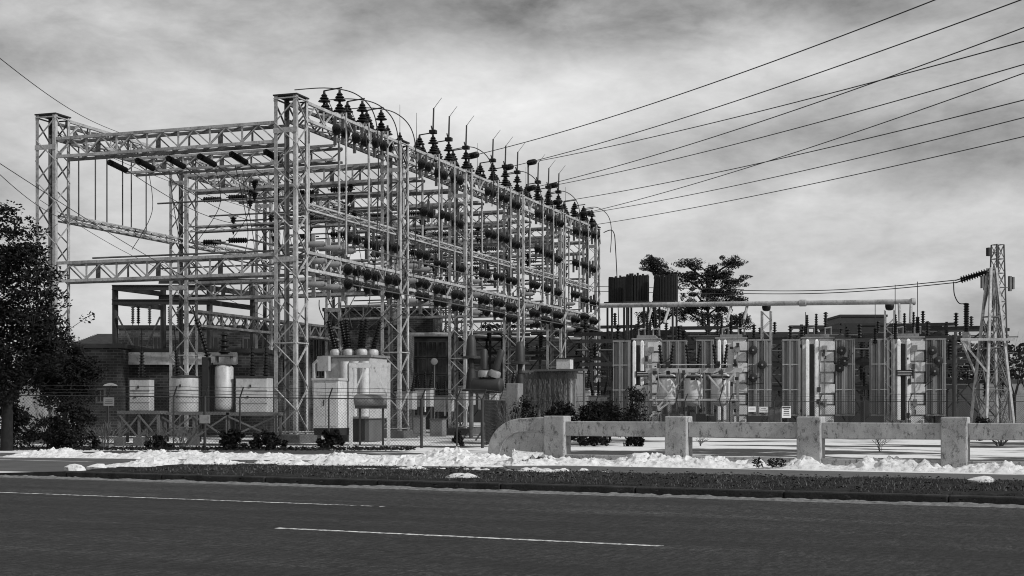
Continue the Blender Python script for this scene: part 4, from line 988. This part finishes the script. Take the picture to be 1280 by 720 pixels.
bld('low_brick_building','low dark brick building with a flat parapet behind the left tree',92,151,435,82,8,BRICKD,wins=[(122,130,487,502)])
t,w,h=bld('brick_annex','low brick wall with a long white wrapped duct along its top, behind the regulators',151.5,330,441,84,7,BRICKD,DARKST,0)
x0=W(152,440,84).x-t.location.x; x1=W(297,440,84).x-t.location.x; zt=W(0,441,84).z; zb=W(0,456,84).z
m=MB(); n=40; nz_=6; vs=[]
for i in range(n+1):
    for j in range(nz_+1):
        vs.append((x0+(x1-x0)*i/n,-.35-.06*nz(i*.35,j*.9,3)-.05*math.sin(j*1.6+i*.12),zb+(zt-zb)*j/nz_))
m.add(vs,[(i*(nz_+1)+j,(i+1)*(nz_+1)+j,(i+1)*(nz_+1)+j+1,i*(nz_+1)+j+1) for i in range(n) for j in range(nz_)]); m.box(x0,x1,-.3,-.003,zb+.05,zt+.02); m.build('wrapped_duct',PAINTW,t,smooth=True)
m=MB(); xq=W(288,447,84).x-t.location.x; m.box(xq-.25,xq+.25,-.5,-.45,zb+.12,zt-.1); m.build('vent_box',PAINTM,t)
bld('pale_shed','pale shed wall seen through the left tree',20,52,473,76,6,PAINT,DARKST)
bld('glazed_shed','dark glazed industrial shed right of the brick block',506,566,421,108,10,BLACKST,DARKST,wins=[(x,x+9,y,y+17) for x in (512,524,536,548) for y in (428,449,470)],frame=DARKST)
# house with pitched roof
p=W(86,432,112); q=W(141,432,112); t=thing('pitched_roof_house','house with a dark tiled pitched roof beyond the left brick building','house',(p.x,112,0))
wd=q.x-p.x; MB().box(.3,wd-.3,0,8,-.1,p.z).build('wall',BRICKD,t)
m=MB(); zr=W(0,414,112).z; m.add([(0,-.4,p.z),(wd+2,-.4,p.z),(wd+2,4,zr),(1.2,4,zr),(0,8.4,p.z),(wd+2,8.4,p.z)],[(0,1,2,3),(3,2,5,4),(0,3,4),(1,5,2)])
for k in range(14): 
    f_=k/14; m.bar((f_*1.2,-.4+4.4*f_-.02,p.z+(zr-p.z)*f_+.04),(wd+2,-.4+4.4*f_-.02,p.z+(zr-p.z)*f_+.04),.06,.05)
m.build('roof',ROOF,t)
# buildings at the right
bld('dark_warehouse','long dark flat roofed warehouse far behind the transformers',760,1182,418,150,20,BLACKST,BLACKST,wins=[(1075+i*14,1084+i*14,422,430) for i in range(7)],frame=DARKST)
bld('penthouse_block','dark rooftop block above the warehouse right of centre',1049,1178,407,158,10,BLACKST,BLACKST,wins=[(1110+i*11,1117+i*11,410,416) for i in range(6)],frame=STEELD)
bld('rooftop_plant','smaller raised plant room on the warehouse roof line',1051,1108,396,160,8,DARKST,BLACKST)
bld('far_warehouse','dark low warehouse behind the middle of the yard',545,762,424,160,20,BLACKST,BLACKST)
bld('pale_shed','pale low shed at the far right edge behind the lattice mast',1225,1300,478,120,10,PAINTM,DARKST)

# heavy dark bus portal at the left
t=thing('steel_portal','heavy dark steel portal of round columns and twin girders behind the regulators','frame')
def col(px,D,y0,y1,r,m_=DARKST): a_=W(px,y0,D); b_=W(px,y1,D); MB().tube((a_.x,D,0),(a_.x,D,a_.z),r,n=12).build('column',m_,t,smooth=True)
for px,D in ((144,92),(204,97),(262,92),(316,97)): col(px,D,357,545,.2)
for y,D in ((360,92),(378,92),(352,97),(372,97)):
    a_=W(142 if D==92 else 200,y,D); b_=W(264 if D==92 else 320,y,D); m=MB(); m.box(a_.x,b_.x,D-.45,D-.21,a_.z-.17,a_.z-.11); m.box(a_.x,b_.x,D-.36,D-.30,a_.z-.11,a_.z+.11); m.box(a_.x,b_.x,D-.45,D-.21,a_.z+.11,a_.z+.17); m.build('girder',DARKST,t)
for (xa,xb) in ((144,204),(262,316)):
    for y in (360,378): a_=W(xa,y,92); b_=W(xb,y,97); m=MB(); m.bar((a_.x,92,a_.z),(b_.x,97,a_.z),.18,.32); m.build('girder',DARKST,t)
m=MB(); m.bar(W(147,395,91.7),W(170,440,91.7),.1); m.bar(W(200,396,91.7),W(180,440,91.7),.1); m.build('brace',STEELD,t)
for i,px in enumerate((166,173,187,212,223)):
    p=W(px,383,91.3); o=thing('hanging_arrester',f'{words[i]} hanging arrester under the dark steel portal from the left','arrester',p,0,'arresters under the dark portal'); m=MB(); sheds(m,(0,0,0),(0,0,-1),1.1,8,.13,.07,8); m.build('insulator',PORC if i%2 else STEELD,o,smooth=True); MB().tube((0,0,-1.1),(0,0,-1.35),.03,n=5).build('terminal',DARKST,o)

# ------------------------------------------------------------------ right A tower, mast, post insulator
t=thing('dead_end_tower','tapering lattice dead end tower at the right end of the transformers','lattice tower',(W(1240,510,78).x,78,0),R(12))
apx=W(0,335,78).z
def afr(top,bot,wt,wb,lev,t,mt,leg=.13,br=.07):
    for sx in (-1,1):
        for sy in (-1,1): m=MB(); m.bar((sx*wb/2,sy*wb/2,bot),(sx*wt/2,sy*wt/2,top),leg); m.build('leg',mt,t)
    def wz(z): f_=(z-bot)/(top-bot); return wb+(wt-wb)*f_
    for k in range(4):
        m=MB()
        for i in range(len(lev)-1):
            z0,z1=lev[i],lev[i+1]; h0,h1=wz(z0)/2,wz(z1)/2
            cs_=[((-h0,-h0),(h1,-h1),(h0,-h0),(-h1,-h1)),((h0,-h0),(h1,h1),(h0,h0),(h1,-h1)),((-h0,h0),(h1,h1),(h0,h0),(-h1,h1)),((-h0,-h0),(-h1,h1),(-h0,h0),(-h1,-h1))][k]
            m.bar((*cs_[0],z0),(*cs_[1],z1),br,br*.6); m.bar((*cs_[2],z0),(*cs_[3],z1),br,br*.6); m.bar((*cs_[1],z1),(*cs_[3],z1),br*1.2,br)
        m.build('bracing',STEELD,t)
afr(apx,0,.3,1.75,[0,2.6,4.9,6.6,apx-.05],t,STEEL,.13,.055)
m=MB(); m.bar((-2.0,-.2,W(0,425,78).z),(.8,-.9,W(0,425,78).z),.14); m.bar((-1.9,-.2,W(0,427,78).z),(-.75,-.75,W(0,465,78).z),.10); m.bar((-1.7,.2,W(0,427,78).z),(-.7,.6,W(0,465,78).z),.10); m.build('side_arm',STEEL,t)
p=W(1247,510,104); t=thing('antenna_mast','slim lattice antenna mast with small panel antennas behind the dead end tower','mast',(p.x,104,0),R(20))
top=W(0,306,104).z; afr(top,0,.62,1.2,[i*top/13 for i in range(14)],t,DARKST,.08,.045)
for dx,z in ((-.75,top-.55),):
    m=MB(); m.box(dx-.2,dx+.1,-.2,.1,z-.3,z+.3); m.bar((dx,0,z),(0,0,z),.06); m.build('antenna',BLACKST,t)
for dx in (-1.1,1.1):
    z=W(0,354,104).z; m=MB(); m.box(dx-.1,dx+.1,-.1,.1,z-.55,z+.55); m.box(dx*1.25-.07,dx*1.25+.07,-.1,.1,z-.4,z+.5); m.bar((0,0,z-.3),(dx*1.3,0,z-.3),.06); m.build('antenna',STEELD,t)
p=W(1208,415,79); t=thing('post_insulator','tall dark post insulator on a slim pole beside the right dead end tower','insulator',(p.x,79,0))
m=MB(); sheds(m,(0,0,p.z),(0,0,1),1.6,12,.17,.12,12); m.build('insulator',PORC,t,smooth=True); MB().tube((0,0,p.z-1.0),(0,0,p.z),.22,n=10).build('base',STEEL,t)
MB().tube((-.6,0,0),(-.6,0,p.z),.09,n=8).build('pole',STEELD,t)
for k,(dy) in enumerate((0,3)):
    A1=W(1236,338+dy*.6,78); B1=W(1196,350+dy,79); E=W(925,363+dy*1.3,96)
    strain(f"{('upper','lower')[k]} insulator string pulling left from the right dead end tower",A1,B1-A1,10,1.45,.15)
    pts=[B1.lerp(E,q/24)+Vector((0,0,-.25*math.sin(math.pi*q/24))) for q in range(25)]
    tag(MB().path(pts,.028,6).build('power_line',WIRE),f"{('upper','lower')[k]} of twin lines running left from the right dead end tower",'power line','twin lines at the right')
arc([W(1192,352,79),W(1193,368,79),W(1199,379,79),W(1208,379,79)],.03,'curved jumper dropping to the tall post insulator at right',8)
for i,(px,y0,y1,D) in enumerate([(1119,356,404,80),(1147,352,396,80),(1094,378,410,82),(1007,390,408,84)]):
    o=thing('drop_lead',f"thin vertical lead with a small bushing, {words[i]} of those above the right transformers",'lead',W(px,y1,D),0,'vertical leads above the transformers')
    h=W(px,y0,D).z-W(px,y1,D).z; MB().tube((0,0,0),(0,0,h),.022,n=5).build('wire',WIRE,o); m=MB(); sheds(m,(0,0,-.9),(0,0,1),.9,7,.14,.09,8); m.build('bushing',PORC,o,smooth=True)
# wires and pipe in mid distance
for i,(a_,b_,D,r) in enumerate([((508,418),(560,418),96,.13),((545,418),(745,424),120,.09),((740,364),(930,368),100,.02),((745,358),(930,362),102,.02)]):
    o=MB().tube(W(*a_,D),W(*b_,D),r,n=8).build('bus_pipe',STEEL if r>.05 else WIRE); tag(o,['short pale pipe right of the brick block','long pale pipe across the back of the yard','lower thin wire above the reactor stacks','upper thin wire above the reactor stacks'][i],'pipe' if r>.05 else 'wire')
# round gauge / floodlight
p=W(543,452,90); t=thing('floodlight','small round pale floodlight on a thin pole in front of the glazed shed','lamp',(p.x,90,0)); MB().tube((0,0,0),(0,0,p.z),.05,n=6).build('pole',STEELD,t)
MB().lathe([(.1,0),(.2,.1),(.22,.2),(.18,.22)],(0,0,p.z),(0,-1,0),16).build('lamp_head',PAINTM,t,smooth=True)
p=W(138,481,72); t=thing('yard_lamp','small disc shaded yard lamp on a bent arm behind the left fence','lamp',(p.x,72,0)); MB().lathe([(.36,0),(.3,.06),(.08,.14)],(0,0,p.z-.05),(0,0,1),16).build('lamp_shade',PAINTW,t,smooth=True)
m=MB(); m.path([(0,0,p.z),(-.05,0,p.z-.5),(-.2,0,p.z-1),(-.2,0,0)],.03,6); m.build('pole',DARKST,t)

# ------------------------------------------------------------------ vegetation
def leaves(m,n,c,rad,size,flat=.6):
    c=Vector(c)
    for i in range(n):
        while 1:
            q=Vector((random.uniform(-1,1),random.uniform(-1,1),random.uniform(-1,1)))
            if q.length<1: break
        p=c+Vector((q.x*rad[0],q.y*rad[1],q.z*rad[2])); s=size*random.uniform(.6,1.4)
        u=Vector((random.gauss(0,1),random.gauss(0,1),random.gauss(0,flat))).normalized(); v=u.cross(Vector((random.gauss(0,1),random.gauss(0,1),random.gauss(0,1)))).normalized()
        m.add([p-u*s,p+v*s*.45,p+u*s,p-v*s*.45],[(0,1,2,3)])
def branch(m,p,d,L,r,depth,tips,spread=.7,up=.15,seg=4):
    pts=[Vector(p)]; d=Vector(d).normalized()
    for i in range(seg):
        d=(d+Vector((random.uniform(-1,1),random.uniform(-1,1),random.uniform(-.6,1)*.8))*.16+Vector((0,0,up*.2))).normalized(); pts.append(pts[-1]+d*L/seg)
    rr=r
    for i in range(seg): m.tube(pts[i],pts[i+1],rr,rr*.82,6); rr*=.82
    tips.append(pts[-1])
    if depth:
        for k in range(random.randint(3,4)):
            j=random.randint(1,seg); nd=(d+Vector((random.uniform(-1,1),random.uniform(-1,1),random.uniform(-.5,.8)))*spread).normalized()
            branch(m,pts[j],nd,L*random.uniform(.55,.8),rr*.8,depth-1,tips,spread,up,seg)
# left tree (two trunks merging into one mass)
def bigtree(px,D,ytop,rx_px,label,nc,seed,trunk_r=.22):
    random.seed(seed); b_=W(px,545,D); top=W(px,ytop,D).z; t=thing('broadleaf_tree',label,'tree',(b_.x,D,0)); m=MB(); tips=[]
    rx=rx_px/F*D
    h0=1.9; m.tube((0,0,-.1),(.05,0,h0),trunk_r,trunk_r*.8,10)
    for k in range(6):
        a_=k*1.05+random.random(); branch(m,(0,0,h0*random.uniform(.85,1)),(math.cos(a_)*.7,math.sin(a_)*.7,random.uniform(.7,1.6)),(top-h0)*.36,trunk_r*.5,2,tips)
    m.build('trunk',BARK,t,smooth=True)
    m=MB(); cz=(top+1.3)/2; hz=(top-1.3)/2
    for k in range(nc):
        while 1:
            q=Vector((random.uniform(-1,1),random.uniform(-1,1),random.uniform(-1,1)))
            if .25<q.length<1: break
        wq=1 if q.z<.1 else 1-.45*(q.z-.1)
        c=Vector((q.x*rx*wq,q.y*rx*.8*wq,cz+q.z*hz*.93)); s=random.uniform(.2,.7)
        leaves(m,int(60*s/.5),c,(s*1.2,s*1.1,s*.5),.08)
    for tp in tips:
        leaves(m,30,tp,(.32,.32,.25),.085)
    m.build('crown',LEAFD,t); return t
bigtree(8,54,244,66,'big dark broadleaf tree filling the left edge, in front of the left tower',400,3,.24)
bigtree(80,60,415,38,'lower dark broadleaf tree right of the big one, overlapping the left tower base',130,5,.12)
def shrub(px,D,ytop,w_px,label,n,cat='shrub',size=.07,mt=LEAFD,twigs=14,base=545):
    p=W(px,545,D); h=W(px,ytop,D).z; w=w_px/F*D/2; t=thing('shrub' if mt is LEAFD else 'evergreen_shrub',label,cat,(p.x,D,0))
    m=MB()
    for k in range(twigs):
        a_=random.uniform(0,6.28); r_=random.random()*w; m.path([Vector((0,0,0)),Vector((math.cos(a_)*r_*.5,math.sin(a_)*r_*.5,h*.5)),Vector((math.cos(a_)*r_,math.sin(a_)*r_,h*random.uniform(.7,1.08)))],.012,4)
    m.build('stems',BARK,t); m=MB()
    for k in range(max(4,n//70)):
        a_=random.uniform(0,6.28); z=random.random(); r_=math.sqrt(random.random())*w*(1-.55*z*z); s=random.uniform(.16,.36)*max(.5,h/1.8)
        leaves(m,70,(math.cos(a_)*r_,math.sin(a_)*r_,h*(.08+.86*z)),(s,s,s),size)
    m.build('foliage',mt,t); return t
random.seed(21)
sh=[(92,56,503,66,'dense dark shrub at the foot of the left tower',3600),(60,58,515,50,'dark low shrub left of the dense one under the left tree',1600),(15,55.5,505,60,'dark undergrowth at the foot of the left tree',2600),(195,56.2,543,44,'low dark shrub between the first two fence posts',900),(292,56.0,538,44,'low dark hedge clump in front of the right platform',1800),(335,56,540,50,'low dark hedge clump left of the near tower footing',1800),
    (414,56,539,34,'small round dark shrub below the pale cabinet',1700),(575,60,540,20,'tiny dark shrub at the gate',500),
    (655,64,500,42,'leafy dark shrub at the left of the row behind the barrier end',2400),(700,64,503,48,'tall dark shrub behind the first barrier post',4200),(738,65,504,40,'dark shrub right of the first barrier post',3600),(762,66,500,34,'short dark shrub before the first transformer radiator',1900),(796,66,486,30,'narrow dark shrub before the spotted cabinet',2300),(725,60,535,80,'low dark ground shrub seen under the first rail',2200),(793,60,540,26,'small dark clump under the first rail at right',700),(1228,70,520,30,'dark brush at the foot of the right lattice tower',900)]
for s_ in sh: shrub(s_[0],s_[1],s_[2],s_[3],s_[4],s_[5])
# bare bushes and brush
def bare(px,D,ytop,w_px,label,n,r=.010):
    p=W(px,545,D); h=W(px,ytop,D).z; w=w_px/F*D/2; m=MB()
    for k in range(n):
        a_=random.uniform(0,6.28); q=Vector((math.cos(a_)*w*.12,math.sin(a_)*w*.12,0)); d=Vector((math.cos(a_)*w,math.sin(a_)*w,0))*random.uniform(.3,1); pts=[q]
        hh=h*random.uniform(.6,1.05)
        for j in range(1,6): f_=j/5; pts.append(q+d*f_**1.3+Vector((random.uniform(-.05,.05),random.uniform(-.05,.05),hh*f_)))
        m.path(pts,r,4)
        for j in (2,3,4): m.path([pts[j],pts[j]+Vector((random.uniform(-.35,.35),random.uniform(-.2,.2),random.uniform(.1,.35)))],r*.6,3)
    o=m.build('bare_bush',TWIG,loc=(p.x,D,0)); return tag(o,label,'bush','bare winter bushes')
bare(128,56.5,528,70,'wide bare twiggy bush behind the left fence sign',34); bare(230,56.5,530,60,'bare twiggy bush under the middle platform',30); bare(190,58,538,30,'small bare bush under the left platform',20)
bare(1250,60,528,60,'tangled bare bush at the far right behind the barrier',34,.014); bare(875,60,548,10,'sparse weed stems seen below the second rail',7); bare(1100,52,541,16,'weed stems below the fourth rail',7); bare(640,63,498,40,'bare stems beside the barrier end',30,.012)
for i,(px,py) in enumerate([(947,580),(965,580.5),(975,579.5)]):
    p=G(px,py+5); m=MB(); leaves(m,70,(0,0,.14),(.17,.15,.13),.05); tag(m.build('dead_leaves',BARK,loc=p),f"{('left','middle','right')[i]} clump of dark dead leaves sticking out of the snow below the barrier",'leaves','dead leaf clumps in the snow')
# strip of dark ground cover along the fence foot
def covz(x,y): return 0
m=MB(); random.seed(4)
for k in range(3200):
    px=random.uniform(-40,520); D=random.uniform(54.0,57.2); p=W(px,545,D); 
    leaves(m,1,(p.x,p.y,random.random()**2*.07),(.02,.02,.02),.07)
tag(m.build('ground_cover',LEAFD),'dark ground cover along the foot of the left fence','ground cover',kind='stuff')
# pines
def pine(px,D,ytop,ybase,pads,label,tr):
    p=W(px,545,D); t=thing('pine_tree',label,'tree',(p.x,D,0)); m=MB(); top=W(px,ytop,D).z; m.tube((0,0,0),(.15,0,top*.45),tr,tr*.7,8); m.tube((.15,0,top*.45),(-.1,0,top*.8),tr*.7,tr*.4,8); m.tube((-.1,0,top*.8),(.1,0,top*.97),tr*.4,.03,6)
    for (qx,qy,rx,rz) in pads:
        c=W(qx,qy,D); cx=c.x-p.x; m.path([Vector((0,0,c.z-1.2-abs(cx)*.2)),Vector((cx*.5,0,c.z-.8)),Vector((cx,0,c.z-.1))],.09,5)
    m.build('trunk',BARK,t,smooth=True); m=MB()
    for (qx,qy,rx,rz) in pads:
        c=W(qx,qy,D); cx=c.x-p.x; rr=rx/F*D; 
        for k in range(int(4+rx*.8)):
            o_=Vector((cx+random.uniform(-1,1)*rr,random.uniform(-1,1)*rr*.8,c.z+random.uniform(-1,1)*rz/F*D)); leaves(m,120,o_+Vector((0,0,random.gauss(0,.25))),(random.uniform(.3,1.0),.6,random.uniform(.15,.4)),.095,.5)
    m.build('crown',LEAFP,t); return t
random.seed(11)
pine(885,140,322,545,[(913,328,12,3),(902,340,14,4),(918,350,16,4),(862,333,12,4),(856,347,14,4),(876,352,16,5),(900,362,20,5),(872,368,24,5),(916,372,14,4),(886,382,26,5),(858,388,14,5),(925,400,12,4),(900,398,22,6),(890,342,10,4)],'tall layered pine behind the bus pipe right of the reactor stacks',.28)
pine(818,142,330,545,[(820,333,15,4),(830,341,10,3),(812,328,8,2.5),(840,392,16,6),(815,395,18,6)],'narrow pine whose tip shows above the gap between reactor stacks',.22)
# far dark tree belt and right edge trees
m=MB(); random.seed(9)
for k in range(700):
    px=random.uniform(520,1330); D=random.uniform(172,200); top=424-6*nz(px*.02,2)+(0 if px<1190 else 8)
    c=W(px,random.uniform(top,515),D); leaves(m,26,c,(1.7,1.5,.9),.42)
tag(m.build('far_woodland',LEAFD),'dark belt of far trees along the horizon','woodland',kind='stuff')
m=MB()
for k in range(300):
    c=W(random.uniform(-60,330),random.uniform(455,515),random.uniform(150,170)); leaves(m,22,c,(1.5,1.5,.8),.4)
tag(m.build('far_woodland',LEAFD),'dark belt of far trees behind the left buildings','woodland',kind='stuff')
for i,(px,D,yt) in enumerate([(1268,112,425),(1290,100,440)]):
    p=W(px,545,D); t=thing('bare_tree',f"bare winter tree at the right edge, {('farther','nearer')[i]} of two",'tree',(p.x,D,0),0,'bare trees at the right edge'); m=MB(); tips=[]; h=W(0,yt,D).z
    m.tube((0,0,0),(0,0,h*.35),.16,.12,8)
    for k in range(5): branch(m,(0,0,h*.33),(random.uniform(-.8,.8),random.uniform(-.8,.8),1.1),h*.36,.07,3,tips,.6,.2)
    m.build('trunk',BARK,t)
